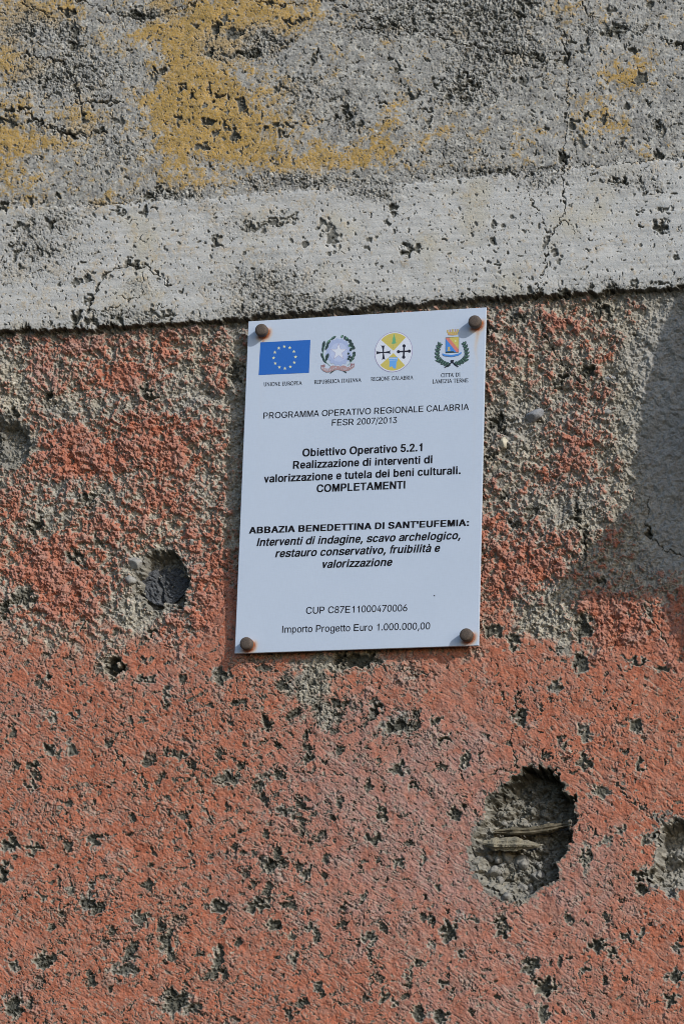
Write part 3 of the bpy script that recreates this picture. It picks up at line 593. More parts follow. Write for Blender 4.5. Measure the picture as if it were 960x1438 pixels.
    hollow([(-30, 588), (20, 585), (45, 605), (48, 622), (40, 640), (15, 650), (-30, 662)], 26, 14, lambda u, v, d, sl: .42 + .2 * n25[:, sl], lambda u, v, d, sl: 3 * n25[:, sl] + 9 * S(600, 650, v) - 1.2 * (g1[:, sl] * 2) + .7 * fine[:, sl])
    hollow([(203, 785), (212, 775), (228, 778), (248, 788), (258, 800), (260, 818), (254, 838), (242, 851), (222, 853), (205, 846), (193, 830), (192, 810)], 36, 8, lambda u, v, d, sl: .5 + zero[:, sl], lambda u, v, d, sl: 1.5 * g1[:, sl], 5.0)
    return H, dict(paint=np.clip(paint, 0, 1), ochre=np.clip(ochre, 0, 1), grime_shade=np.clip(grime_shade, 0, 1), tone=tone, pale=np.clip(pale, 0, 1), mauve=mauve), region


STEP = 0.0011


def axis(lo, hi, far_lo, far_hi):
    core = np.arange(lo, hi, STEP)
    a = [core[0]]; s = STEP
    while a[-1] > far_lo:
        s = min(s * 1.08, .0034); a.append(a[-1] - s)
    b = [core[-1]]; s = STEP
    while b[-1] < far_hi:
        s = min(s * 1.08, .0034); b.append(b[-1] + s)
    return np.concatenate([a[:0:-1], core, b[1:]])


def build_wall():
    xs = axis(-.88, .70, -1.6, 1.5)
    zs = axis(-1.13, 1.16, -1.7, 1.7)
    nx, nz = len(xs), len(zs)
    rows = [(i, min(i + 40, nz)) for i in range(0, nz, 40)]

    def job(r):
        X, Z = np.meshgrid(xs, zs[r[0]:r[1]])
        return wall_field(X, Z)
    with ThreadPoolExecutor(4) as ex:
        res = list(ex.map(job, rows))
    Hh = np.concatenate([r[0] for r in res]); reg = np.concatenate([r[2] for r in res])
    at = {k: np.concatenate([r[1][k] for r in res]).astype(np.float32) for k in res[0][1]}
    X, Z = np.meshgrid(xs, zs)
    co = np.stack([X, -Hh / 1000.0, Z], -1).reshape(-1, 3).astype(np.float32)
    fr = reg[:-1, :-1]
    ii = np.arange(nx * nz).reshape(nz, nx)
    quads = np.stack([ii[:-1, :-1], ii[:-1, 1:], ii[1:, 1:], ii[1:, :-1]], -1)
    root = empty("old_wall", (0, 0, -1.7))
    tag(root, "weathered old plaster wall with ochre lichen, pale band and peeling red lower face", "wall", None, "thing")
    for k, (name, mat) in enumerate((("lichen_render", M_UPPER), ("pale_band", M_UPPER), ("red_plaster", M_LOWER))):
        q = quads[fr == k]
        used, inv = np.unique(q, return_inverse=True)
        q = inv.reshape(-1, 4).astype(np.int32)
        me = bpy.data.meshes.new(name)
        me.vertices.add(len(used)); me.loops.add(q.size); me.polygons.add(len(q))
        p = co[used].copy(); p[:, 2] += 1.7
        me.vertices.foreach_set("co", p.ravel())
        me.loops.foreach_set("vertex_index", q.ravel())
        me.polygons.foreach_set("loop_start", np.arange(0, q.size, 4, dtype=np.int32))
        me.polygons.foreach_set("use_smooth", np.ones(len(q), bool))
        for nme, arr in at.items():
            me.attributes.new(nme, 'FLOAT', 'POINT').data.foreach_set("value", arr.reshape(-1)[used])
        me.update(calc_edges=True)
        link(name, me, root, [mat])
    return root, xs, zs, Hh


WALL, WX, WZ, WH = build_wall()


def wall_y(x, z):
    """y of the wall face at a place"""
    i = int(np.clip(np.searchsorted(WX, x), 1, len(WX) - 1)); j = int(np.clip(np.searchsorted(WZ, z), 1, len(WZ) - 1))
    return -float(np.median(WH[j - 2:j + 3, i - 2:i + 3])) / 1000.0
GLYPHS = {
    'A': '16,0 201,509 276,509 463,0 395,0 287,302 264,372 232,478 245,478 213,371 191,302 85,0|110,142 110,199 370,199 370,142',
    'B': '60,0 60,509 241,509 274,507 304,501 329,491 359,469 381,442 394,410 398,374 395,344 387,320 373,301 356,286 315,267 315,262 339,257 363,245 385,227 402,203 414,173 418,136 413,100 400,67 377,39 344,18 317,8 284,2 247,0|125,57 245,57 281,60 309,67 330,80 349,105 355,137 352,161 342,184 327,203 306,218 279,228 248,231 125,231|125,285 238,285 265,288 288,296 308,309 323,326 333,348 336,372 330,403 313,429 283,446 240,452 125,452',
    'C': '267,-7 225,-3 186,7 150,25 119,49 92,79 70,115 53,157 44,203 40,254 44,305 53,352 70,393 92,429 119,459 150,484 186,501 225,512 267,516 305,513 340,504 373,490 402,471 427,447 448,418 463,385 473,348 408,348 401,373 389,395 357,428 315,449 267,456 237,453 209,445 184,432 161,414 141,391 125,364 113,332 106,295 103,254 106,213 113,177 125,145 141,117 161,94 184,76 210,63 237,56 267,53 315,60 357,81 389,114 408,160 473,160 463,124 448,91 428,62 402,38 373,19 341,5 305,-4',
    'D': '219,0 96,0 96,57 215,57 254,60 288,68 318,81 343,99 363,122 379,149 390,181 397,216 399,255 397,294 390,329 379,361 364,388 344,410 320,428 291,441 258,449 221,452 93,452 93,509 225,509 273,505 315,495 353,478 385,455 412,426 433,391 449,351 458,306 462,255 458,205 449,159 433,119 411,83 384,54 351,31 312,14 268,3|125,509 125,0 60,0 60,509',
    'E': '60,0 60,509 372,509 372,452 125,452 125,286 355,286 355,229 125,229 125,57 375,57 375,0',
    'F': '60,0 60,509 369,509 369,452 125,452 125,278 346,278 346,221 125,221 125,0',
    'G': '269,-7 225,-3 185,7 149,25 118,49 91,79 69,116 53,157 43,203 40,254 43,305 53,352 69,393 91,429 117,459 149,484 184,501 223,512 265,516 304,513 340,504 374,489 403,469 429,445 449,416 465,384 474,349 408,349 387,393 356,427 315,448 265,456 236,453 209,445 183,432 160,414 141,392 125,364 113,332 106,295 103,254 106,213 113,177 125,145 141,117 161,95 184,76 210,63 238,56 269,53 309,57 345,71 374,93 396,123 407,147 413,173 415,202 434,199 283,199 283,256 478,256 478,200 475,160 466,124 451,91 431,62 406,38 377,19 344,5 308,-4',
    'I': '31,0 31,57 118,57 118,452 31,452 31,509 269,509 269,452 183,452 183,57 269,57 269,0',
    'J': '185,-7 143,-2 106,11 75,33 52,63 38,100 33,145 33,173 98,173 98,145 104,104 122,74 149,56 185,50 220,56 248,74 266,104 272,145 272,509 336,509 336,145 332,100 318,63 294,33 263,11 227,-2',
    'L': '60,0 60,509 125,509 125,57 361,57 361,0',
    'M': '60,0 60,509 152,509 277,187 287,159 299,123 311,84 322,49 307,49 318,83 330,121 342,158 352,187 476,509 568,509 568,0 504,0 504,291 504,327 505,369 506,413 507,457 513,457 498,409 482,363 467,322 456,291 342,0 286,0 170,291 159,321 145,361 129,408 112,457 119,457 120,416 121,372 122,328 122,291 122,0',
    'N': '60,0 60,509 136,509 343,183 363,151 388,107 414,55 405,54 401,108 399,157 399,195 399,509 463,509 463,0 387,0 202,290 177,331 148,381 108,452 119,454 122,384 124,328 125,291 125,0',
    'O': '267,-7 225,-3 186,7 150,25 119,49 92,79 70,115 53,157 44,203 40,254 44,305 53,352 70,393 92,429 119,459 150,484 186,501 225,512 267,516 309,512 348,501 384,484 415,459 442,429 464,393 480,352 490,305 493,254 490,203 480,157 464,115 442,79 415,49 384,25 348,7 309,-3|267,53 296,55 324,63 349,76 372,94 392,116 408,144 420,176 428,213 430,254 428,295 420,332 408,365 392,392 372,415 349,433 324,446 296,453 267,456 237,453 210,445 184,433 161,415 142,392 125,364 113,332 106,295 103,254 106,213 113,176 125,144 142,117 161,94 184,76 210,63 237,55',
    'P': '60,0 60,509 235,509 272,506 305,499 332,487 356,471 375,452 390,430 400,404 407,377 409,348 407,318 400,291 390,265 375,243 356,223 332,207 305,195 272,188 235,186 109,186 109,242 233,242 269,246 297,256 318,272 333,294 342,319 344,348 342,376 333,402 318,423 297,439 268,449 232,452 125,452 125,0',
    'R': '60,0 60,509 236,509 273,506 305,500 333,489 367,465 390,433 401,408 407,381 409,352 407,323 401,296 390,271 367,240 333,217 305,206 273,200 236,198 96,198 96,255 234,255 269,258 298,267 319,281 334,300 342,324 345,352 342,380 334,405 319,425 298,440 269,449 233,452 125,452 125,0|353,0 230,229 303,229 428,0',
    'S': '224,-9 188,-7 156,-1 128,9 102,23 81,40 64,60 51,83 42,109 38,137 104,137 110,110 123,88 142,71 166,59 194,52 224,49 257,52 286,60 311,74 329,92 341,114 346,139 342,161 332,179 316,193 296,205 245,222 184,239 145,253 112,269 86,289 67,313 56,341 52,372 58,413 75,448 92,468 113,484 138,498 165,508 195,514 227,516 259,514 289,508 316,498 351,476 377,449 394,415 401,378 337,378 326,412 302,437 280,449 254,456 225,459 194,456 167,448 145,435 129,418 118,398 115,376 119,352 131,334 148,319 169,308 212,293 264,279 312,264 359,238 379,220 395,198 405,171 408,139 403,99 386,64 370,43 349,25 323,11 294,0 261,-7',
    'T': '32,452 32,509 417,509 417,452 257,452 257,0 193,0 193,452',
    'U': '259,-8 220,-6 186,2 154,15 126,33 103,55 85,80 71,108 63,140 60,173 60,509 124,509 124,178 128,144 141,113 160,87 187,68 220,56 259,52 298,56 331,68 357,87 377,113 389,144 393,178 393,509 457,509 457,173 454,140 446,108 433,80 414,55 391,33 363,15 332,2 297,-6',
    'V': '204,0 16,509 84,509 192,206 215,137 248,31 235,31 267,138 290,206 395,509 463,509 278,0',
    'Z': '42,0 42,46 273,385 306,431 341,476 348,454 285,452 223,452 40,452 40,509 397,509 397,462 169,129 134,81 97,33 90,54 152,57 214,57 399,57 399,0',
    'a': '160,-9 126,-5 94,5 68,22 48,45 35,73 30,108 34,138 43,161 58,179 78,193 125,211 178,220 234,227 265,235 273,243 276,255 276,257 273,279 267,297 256,311 240,322 220,329 196,331 171,329 149,322 118,301 100,274 41,291 57,322 79,346 104,364 133,375 163,382 194,384 239,379 286,360 306,343 322,320 333,290 337,251 337,0 277,0 277,52 272,52 252,25 215,1 190,-6|170,45 202,49 228,59 248,74 263,93 272,115 276,138 276,190 259,182 231,176 200,171 175,168 134,159 117,150 103,139 95,124 92,105 94,87 102,72 114,61 130,52',
    'b': '229,-8 198,-5 172,4 138,31 118,59 112,59 112,0 53,0 53,509 114,509 114,319 118,319 137,346 171,373 197,381 229,384 259,382 287,374 313,361 335,342 354,320 370,293 381,261 388,227 390,189 388,151 381,116 370,84 355,57 336,34 313,16 288,3 260,-6|220,47 253,51 279,66 301,88 316,117 325,151 328,189 325,227 316,261 301,290 280,311 253,325 220,330 188,325 161,312 140,291 125,263 116,229 113,189 116,150 125,115 140,86 162,65 188,51',
    'c': '207,-8 174,-5 144,3 117,16 93,35 72,58 56,85 44,116 37,150 34,187 37,225 44,260 56,291 72,318 93,341 117,360 144,374 174,382 207,384 260,377 305,356 340,322 362,277 303,262 290,289 270,311 242,325 207,330 173,325 145,310 124,287 108,258 99,224 96,187 99,151 108,117 124,89 145,66 173,51 207,46 243,52 271,66 292,89 304,117 363,102 354,78 341,56 306,21 261,-1',
    'd': '195,-8 165,-6 137,3 111,16 89,34 70,57 55,84 43,116 36,151 34,189 36,227 43,261 55,293 70,320 89,342 112,361 137,374 165,382 196,384 228,381 253,373 287,346 306,319 311,319 311,509 372,509 372,0 313,0 313,59 307,59 287,31 252,4 227,-5|205,47 236,51 263,65 284,86 299,115 309,150 312,189 309,229 300,263 284,291 263,312 237,325 205,330 172,325 145,311 124,290 108,261 99,227 96,189 99,151 109,117 124,88 145,66 172,51',
    'e': '212,-8 177,-5 145,3 117,16 92,35 72,58 56,85 44,116 37,150 34,187 36,224 44,258 55,290 71,317 91,340 115,359 142,373 172,382 205,384 236,382 266,374 294,361 319,341 341,315 357,282 365,256 370,227 371,194 371,169 75,169 75,221 338,221 310,202 307,237 298,269 283,294 263,314 237,326 205,330 173,326 146,313 125,294 109,270 99,241 96,211 96,178 100,139 110,106 128,80 151,61 179,50 212,46 254,53 285,73 306,105 365,91 353,63 335,39 311,19 283,4 249,-5',
    'f': '228,379 228,327 6,327 6,379|81,0 81,432 84,461 96,486 113,505 135,519 161,527 187,530 222,527 243,521 227,468 215,472 195,474 171,470 154,460 145,443 142,419 142,0',
    'g': '207,-151 168,-148 134,-140 105,-127 82,-110 64,-91 51,-69 101,-41 122,-66 154,-88 178,-95 207,-97 249,-92 282,-75 304,-47 311,-6 311,68 306,68 287,41 252,16 227,8 195,5 165,7 138,14 113,27 90,43 71,65 55,90 43,120 36,154 34,191 36,229 43,263 55,293 71,320 90,342 112,361 138,374 166,382 196,384 228,382 253,373 288,346 308,319 313,319 313,379 372,379 372,-9 370,-40 363,-67 350,-90 324,-117 291,-136 265,-144 237,-149|205,59 237,63 264,75 285,95 300,121 309,154 312,193 309,231 300,264 285,291 264,312 237,325 205,330 172,325 145,312 124,290 109,262 99,229 96,193 99,155 109,123 124,96 145,76 172,63',
    'h': '114,227 114,0 53,0 53,509 114,509 114,287 102,287 116,319 132,344 152,362 187,379 227,384 264,380 295,369 321,349 341,321 350,298 355,271 357,240 357,0 296,0 296,235 290,275 273,304 246,323 210,329 184,326 161,317 141,303 126,283 117,257',
    'i': '53,0 53,379 114,379 114,0|84,443 67,446 54,455 44,468 41,483 44,499 54,512 67,521 84,524 100,521 114,512 123,499 126,483 123,468 114,455 100,446',
    'l': '139,-2 101,3 74,20 58,47 53,84 53,509 114,509 114,99 115,77 120,62 130,54 146,52 160,53 170,54 181,3 162,-1',
    'm': '53,0 53,379 112,379 112,295 108,295 118,323 132,346 151,363 172,376 195,384 219,386 257,380 287,361 309,331 321,295 312,295 322,321 337,343 357,361 381,375 407,383 437,386 468,383 497,372 522,354 541,328 553,296 557,255 557,0 496,0 496,254 490,289 473,313 447,326 419,330 395,328 374,320 358,307 345,290 338,270 335,247 335,0 274,0 274,260 269,288 253,311 229,326 199,330 178,328 158,320 140,307 126,289 117,266 114,238 114,0',
    'n': '114,227 114,0 53,0 53,379 112,379 112,287 102,287 116,319 132,344 152,362 187,379 227,384 264,380 295,369 321,349 341,321 350,298 355,271 357,240 357,0 296,0 296,235 290,275 273,304 246,323 210,329 184,326 161,317 141,303 126,283 117,257',
    'o': '207,-8 174,-5 144,3 117,16 93,35 72,58 56,85 44,116 37,150 34,187 37,225 44,260 56,291 72,318 93,341 117,360 144,374 174,382 207,384 241,382 271,374 299,360 323,341 343,318 359,291 371,260 379,225 381,187 379,150 371,116 359,85 343,58 323,35 299,16 271,3 241,-5|207,46 242,51 270,66 292,89 307,117 316,151 319,187 316,224 307,258 292,287 270,310 242,325 207,330 173,325 145,310 124,287 108,258 99,224 96,187 99,151 108,117 124,89 145,66 173,51',
    'p': '53,-143 53,379 112,379 112,319 118,319 137,346 171,373 197,381 229,384 259,382 287,374 313,361 335,342 354,320 370,293 381,261 388,227 390,189 388,151 381,116 370,84 355,57 336,34 313,16 288,3 260,-6 229,-8 198,-5 173,4 138,31 118,59 114,59 114,-143|220,47 253,51 279,66 301,88 316,117 325,151 328,189 325,227 316,261 301,290 280,311 253,325 220,330 188,325 161,312 140,291 125,263 116,229 113,189 116,150 125,115 140,86 162,65 188,51',
    'r': '53,0 53,379 112,379 112,321 115,321 130,347 152,367 181,380 213,385 229,384 243,384 243,322 230,324 207,326 182,323 159,315 140,301 126,284 117,262 114,237 114,0',
    's': '182,-8 145,-5 112,3 84,18 62,38 45,63 36,94 94,107 105,79 124,60 150,49 181,45 217,50 244,62 262,81 268,103 265,121 254,136 237,147 212,155 149,170 118,180 92,192 72,208 53,237 47,274 51,305 65,332 87,354 115,370 149,381 187,384 223,381 254,372 279,358 299,339 314,316 324,290 268,277 258,298 243,316 219,328 187,333 156,329 131,317 114,299 109,277 112,258 124,243 144,232 172,223 229,209 261,200 287,187 306,171 325,142 331,107 326,75 312,47 290,24 260,6 223,-5',
    't': '204,379 204,327 6,327 6,379|65,471 126,471 126,98 128,76 136,61 150,53 170,50 185,51 202,54 213,2 192,-3 168,-4 138,-1 113,7 92,21 72,52 65,93',
    'u': '182,-5 146,-1 115,11 89,31 69,59 60,82 54,109 53,139 53,379 114,379 114,144 119,105 137,75 164,56 200,50 226,53 249,62 268,77 283,97 293,122 296,153 296,379 357,379 357,0 298,0 298,92 307,92 294,60 277,35 257,17 222,0',
    'v': '163,0 17,379 84,379 165,155 187,87 206,21 184,21 203,87 224,155 305,379 371,379 226,0',
    'z': '42,0 42,46 254,320 254,323 48,323 48,379 333,379 333,331 126,60 126,56 339,56 339,0',
    '0': '227,-7 191,-3 158,7 130,24 105,48 85,77 69,113 57,155 50,202 48,254 50,306 57,353 69,395 85,431 106,461 130,484 159,502 191,512 227,516 262,512 295,502 323,484 348,461 368,431 384,395 396,353 403,306 405,254 403,202 396,155 384,113 368,77 348,48 323,24 295,7 263,-3|227,50 261,56 290,74 306,92 320,116 330,144 338,176 342,213 344,254 342,295 338,332 330,365 320,393 306,416 290,435 261,453 227,460 192,453 163,435 147,416 134,393 123,365 115,332 111,295 109,254 111,213 115,176 123,144 134,116 147,92 163,74 192,56',
    '1': '76,0 76,55 391,55 391,0|276,509 276,0 212,0 212,448 209,448 86,358 86,427 198,509',
    '2': '64,0 64,47 234,229 282,282 311,327 318,348 320,371 317,397 308,419 293,436 273,449 250,457 224,460 196,457 172,447 153,433 139,413 130,390 127,362 66,362 68,391 75,418 86,442 111,473 143,496 168,507 196,513 225,516 254,513 281,507 306,497 337,474 361,445 376,411 381,372 378,345 371,318 357,290 336,259 267,180 153,60 153,57 389,57 389,0',
    '3': '218,-7 188,-5 159,1 133,10 98,30 70,57 52,91 44,132 109,132 115,107 126,87 144,71 165,59 191,52 219,50 248,53 275,61 297,74 315,93 325,116 329,145 326,172 316,196 299,217 275,234 242,244 201,248 157,248 157,299 288,448 288,452 70,452 70,509 372,509 372,461 211,278 211,289 247,290 279,286 308,276 333,262 354,244 371,222 383,198 391,173 393,145 390,116 383,90 370,66 354,45 333,27 309,12 281,2 251,-5',
    '4': '40,105 40,158 247,509 311,509 109,166 109,163 413,163 413,105|282,0 282,121 282,146 282,318 343,318 343,0',
    '5': '221,-7 192,-5 165,1 140,11 108,32 83,60 66,93 60,130 122,130 127,108 138,89 154,73 173,60 196,52 221,50 250,53 276,64 298,82 314,104 324,131 328,162 324,193 314,221 297,244 275,262 248,273 218,277 167,268 145,258 128,246 67,253 96,509 366,509 366,452 151,452 134,301 136,301 155,315 178,325 203,331 229,334 263,330 294,321 321,306 345,285 364,260 379,231 388,199 391,163 388,132 381,102 369,76 352,52 332,32 309,15 282,3 253,-4',
    '6': '226,-7 196,-4 168,3 142,15 119,31 100,51 84,74 73,101 66,130 64,162 68,199 80,239 93,268 112,302 137,340 252,509 322,509 151,261 145,261 165,288 196,307 235,314 265,312 291,305 316,295 346,271 370,240 380,215 387,187 389,157 387,127 379,98 368,73 352,50 333,30 310,14 284,3 257,-4|226,48 254,52 279,63 299,79 314,101 324,128 327,157 324,187 314,213 299,235 279,251 254,262 226,265 198,262 174,252 153,235 138,214 128,188 125,158 128,128 138,102 153,79 174,63 198,52',
    '7': '97,0 323,448 323,452 62,452 62,509 391,509 391,449 165,0',
    '8': '226,-7 193,-5 163,1 136,11 101,33 74,62 57,96 52,135 55,166 65,195 81,220 101,241 125,256 153,265 153,267 119,282 93,308 76,342 70,380 75,417 90,450 114,477 146,498 170,508 197,514 226,516 255,514 282,508 306,498 337,477 361,450 377,417 382,380 376,342 359,308 333,282 300,267 300,265 327,256 351,241 372,220 387,195 397,166 401,135 395,96 378,62 352,33 317,11 289,1 259,-5|226,49 258,52 285,60 307,74 323,91 333,113 337,139 333,165 322,189 305,208 283,223 256,232 226,235 196,232 169,223 147,208 130,189 119,165 115,139 119,113 129,91 145,74 167,60 195,52|226,290 252,292 274,300 293,313 307,330 316,351 319,376 316,399 308,420 294,437 275,449 252,457 226,460 200,457 177,449 159,437 145,420 136,399 133,376 136,351 145,330 159,313 178,300 201,292',
    '9': '226,516 256,513 285,506 310,494 333,478 352,458 368,434 380,408 387,378 389,347 385,309 373,270 359,240 340,207 315,168 200,0 130,0 301,248 307,248 287,221 257,202 218,195 188,197 161,203 137,214 106,237 83,269 72,294 66,321 64,352 66,382 73,411 85,436 101,459 120,479 143,494 168,506 196,513|226,460 199,457 174,446 154,429 138,407 129,381 125,352 129,322 138,295 154,274 174,257 199,247 226,243 254,247 279,257 299,273 314,295 324,321 327,350 324,381 314,407 299,429 279,446 254,457',
    '/': '235,533 71,-76 14,-76 178,533',
    '.': '95,-4 78,-1 63,9 53,24 50,41 53,59 63,73 78,83 95,87 113,83 128,73 138,59 141,41 138,24 128,9 113,-1',
    ',': '38,-119 68,71 137,71 84,-119',
    ':': '95,-4 78,-1 63,9 53,24 50,41 53,59 63,73 78,83 95,87 113,83 128,73 138,59 141,41 138,24 128,9 113,-1|95,271 78,274 63,284 53,299 50,316 53,334 63,349 78,359 95,362 113,359 128,349 138,334 141,316 138,299 128,284 113,274',
    "'": '78,318 70,509 136,509 128,318',
    'à': '160,-9 126,-5 94,5 68,22 48,45 35,73 30,108 34,138 43,161 58,179 78,193 125,211 178,220 234,227 265,235 273,243 276,255 276,257 273,279 267,297 256,311 240,322 220,329 196,331 171,329 149,322 118,301 100,274 41,291 57,322 79,346 104,364 133,375 163,382 194,384 239,379 286,360 306,343 322,320 333,290 337,251 337,0 277,0 277,52 272,52 252,25 215,1 190,-6|170,45 202,49 228,59 248,74 263,93 272,115 276,138 276,190 259,182 231,176 200,171 175,168 134,159 117,150 103,139 95,124 92,105 94,87 102,72 114,61 130,52|165,429 99,529 168,529 215,429',
}

# ------------------------------------------------------------------ masonry block added out of view, shaped to cast the shadow on the right
def stone_mat(name, a, b):
    m, t, bs = new_mat(name)
    g = NT(t)
    n = g.noise(140, 5, .65)
    t.links.new(g.mix(g.ramp(n, .35, .65), a, b), bs.inputs["Base Color"])
    bs.inputs["Roughness"].default_value = .7
    t.links.new(g.bump(g.noise(420, 4, .65), .0015, .5), bs.inputs["Normal"])
    return m




def build_shadow_block():
    x0 = .86
    shadow = [(1085, 330), (965, 366), (957, 388), (938, 436), (917, 500), (905, 548), (897, 600), (893, 650), (892, 698), (868, 724), (846, 746), (826, 768), (806, 790), (786, 812), (766, 846),
              (784, 847), (803, 843), (820, 832), (836, 816), (852, 800), (868, 791), (884, 786), (905, 779), (916, 800), (926, 824), (931, 862), (941, 890), (952, 925), (966, 975), (1010, 1020), (1095, 1060)]
    prof = []
    for u, v in shadow:
        X, Z = to_wall(u, v)
        d = max(0.0, (x0 - X) / SUN_A)
        prof.append((d, Z + SUN_B * d))
    # denser outline, a little ragged
    out = []
    rnd = random.Random(5)
    for (d1, z1), (d2, z2) in zip(prof[:-1], prof[1:]):
        n = max(1, int(math.hypot(d2 - d1, z2 - z1) / .012))
        for k in range(n):
            t = k / n
            j = .0022 if 0 < t else 0.0
            out.append((d1 + (d2 - d1) * t + rnd.uniform(-j, j), z1 + (z2 - z1) * t + rnd.uniform(-j, j)))
    out.append(prof[-1])
    out += [(-.08, prof[-1][1] - .01), (-.08, prof[0][1] + .01)]
    bm = bmesh.new()
    ztop = prof[-1][1]
    rings = []
    nr = 46
    kk, jj = np.meshgrid(np.arange(len(out)) * .012, np.arange(nr) * .36 / (nr - 1))
    na = fbm(kk / .11 + 9, jj / .11, 80, 4, .6); nb = fbm(kk / .05 + 3, jj / .05, 84, 4, .65)
    for i in range(nr):
        ring = []
        for k, (d, z) in enumerate(out):
            live = min(1, i / 4) * (1 if d > .02 else 0)
            wa, wb = .022 * float(na[i, k]) * live, .010 * float(nb[i, k]) * live
            ring.append(bm.verts.new((.36 * i / (nr - 1) + (.004 * float(nb[i, k]) if i else 0), -(d - .025) + wa + wb, z - ztop + wa * .5 - wb)))
        rings.append(ring)
    n = len(out)
    for a, b in zip(rings[:-1], rings[1:]):
        for k in range(n):
            bm.faces.new((a[k], a[(k + 1) % n], b[(k + 1) % n], b[k]))
    bm.faces.new(rings[0]); bm.faces.new(rings[-1][::-1])
    bmesh.ops.recalc_face_normals(bm, faces=bm.faces)
    me = bpy.data.meshes.new("shadow_block"); bm.to_mesh(me); bm.free()
    o = link("shadow_block", me, None, [stone_mat("shadow_block_stone", (.20, .19, .16), (.36, .34, .29))])
    o.location = (x0, 0, ztop)
    tag(o, "unseen masonry block added to throw the angular shadow at the right of the wall", "wall spur")
    return o


build_shadow_block()

# ------------------------------------------------------------------ lettering
ADV = dict(zip("ABCDEFGIJLMNOPRSTUVZ", (667, 667, 722, 722, 667, 611, 778, 278, 500, 556, 833, 722, 778, 667, 722, 667, 611, 722, 667, 611)))
ADV.update(zip("abcdefghilnoprstuvz", (556, 556, 500, 556, 556, 278, 556, 556, 222, 222, 556, 556, 556, 333, 500, 278, 556, 500, 500)))
ADV.update({c: 556 for c in "0123456789"}); ADV.update({" ": 278, ".": 278, ",": 278, "/": 278, ":": 278, "'": 191, "à": 556})
ADV["m"] = 833
ADVB = dict(ADV); ADVB["m"] = 889
ADVB.update(zip("ABCLbcdghnoprstufil:'", (722, 722, 722, 611, 611, 556, 611, 611, 611, 611, 611, 611, 389, 556, 333, 611, 333, 278, 278, 333, 238)))
ROUND = set("COGSacdeoàg02356789"); OPEN = set("AVTvzZfts/7")
GL = {k: [[tuple(int(c) for c in p.split(",")) for p in loop.split()] for loop in s.split("|")] for k, s in GLYPHS.items()}
GL["I"] = [[(60, 0), (122, 0), (122, 509), (60, 509)]]
GL["l"] = [[(60, 0), (122, 0), (122, 509), (60, 509)]]
GL["z"] = [[(42, 0), (42, 50), (252, 323), (48, 323), (48, 379), (333, 379), (333, 329), (128, 56), (339, 56), (339, 0)]]
GL["M"] = [[(60, 0), (60, 509), (154, 509), (268, 140), (382, 509), (476, 509), (476, 0), (416, 0), (416, 425), (296, 0), (240, 0), (120, 425), (120, 0)]]
_P, _R = GL["P"][0], GL["R"][0]
GL["P"] = [_P[:_P.index((235, 186)) + 1] + [(125, 186), (125, 0)], [(125, 242)] + _P[_P.index((233, 242)):-1]]
GL["R"] = [_R[:_R.index((236, 198)) + 1] + [(125, 198), (125, 0)], [(125, 255)] + _R[_R.index((234, 255)):-1], GL["R"][1]]
GL["i"] = [[(60, 0), (122, 0), (122, 378), (60, 378)], [(60, 440), (122, 440), (122, 509), (60, 509)]]
GL["1"] = [[(150, 0), (212, 0), (212, 509), (172, 509), (150, 470), (110, 430), (62, 405), (62, 345), (110, 366), (150, 396)]]


def sign_local(u, v, lift):
    x, z = to_sign(u, v)
    return Vector((x, -lift, z + .35))


def embolden(loops, w, sg):
    """push every outline outwards by w, with mitred corners"""
    out = []
    for l in loops:
        l = [p for p, q in zip(l, l[1:] + l[:1]) if math.hypot(p[0] - q[0], p[1] - q[1]) > 7]
        n = len(l); new = []
        for i in range(n):
            (ax, ay), (bx, by), (cx, cy) = l[i - 1], l[i], l[(i + 1) % n]
            d1 = math.hypot(bx - ax, by - ay); d2 = math.hypot(cx - bx, cy - by)
            n1 = ((by - ay) / d1 * sg, -(bx - ax) / d1 * sg); n2 = ((cy - by) / d2 * sg, -(cx - bx) / d2 * sg)
            mx, my = n1[0] + n2[0], n1[1] + n2[1]
            k = 2 / max(.45, mx * mx + my * my)
            hv = .55
            new.append((bx + mx * k * w, by + my * k * w * hv))
        out.append(new)
    return out


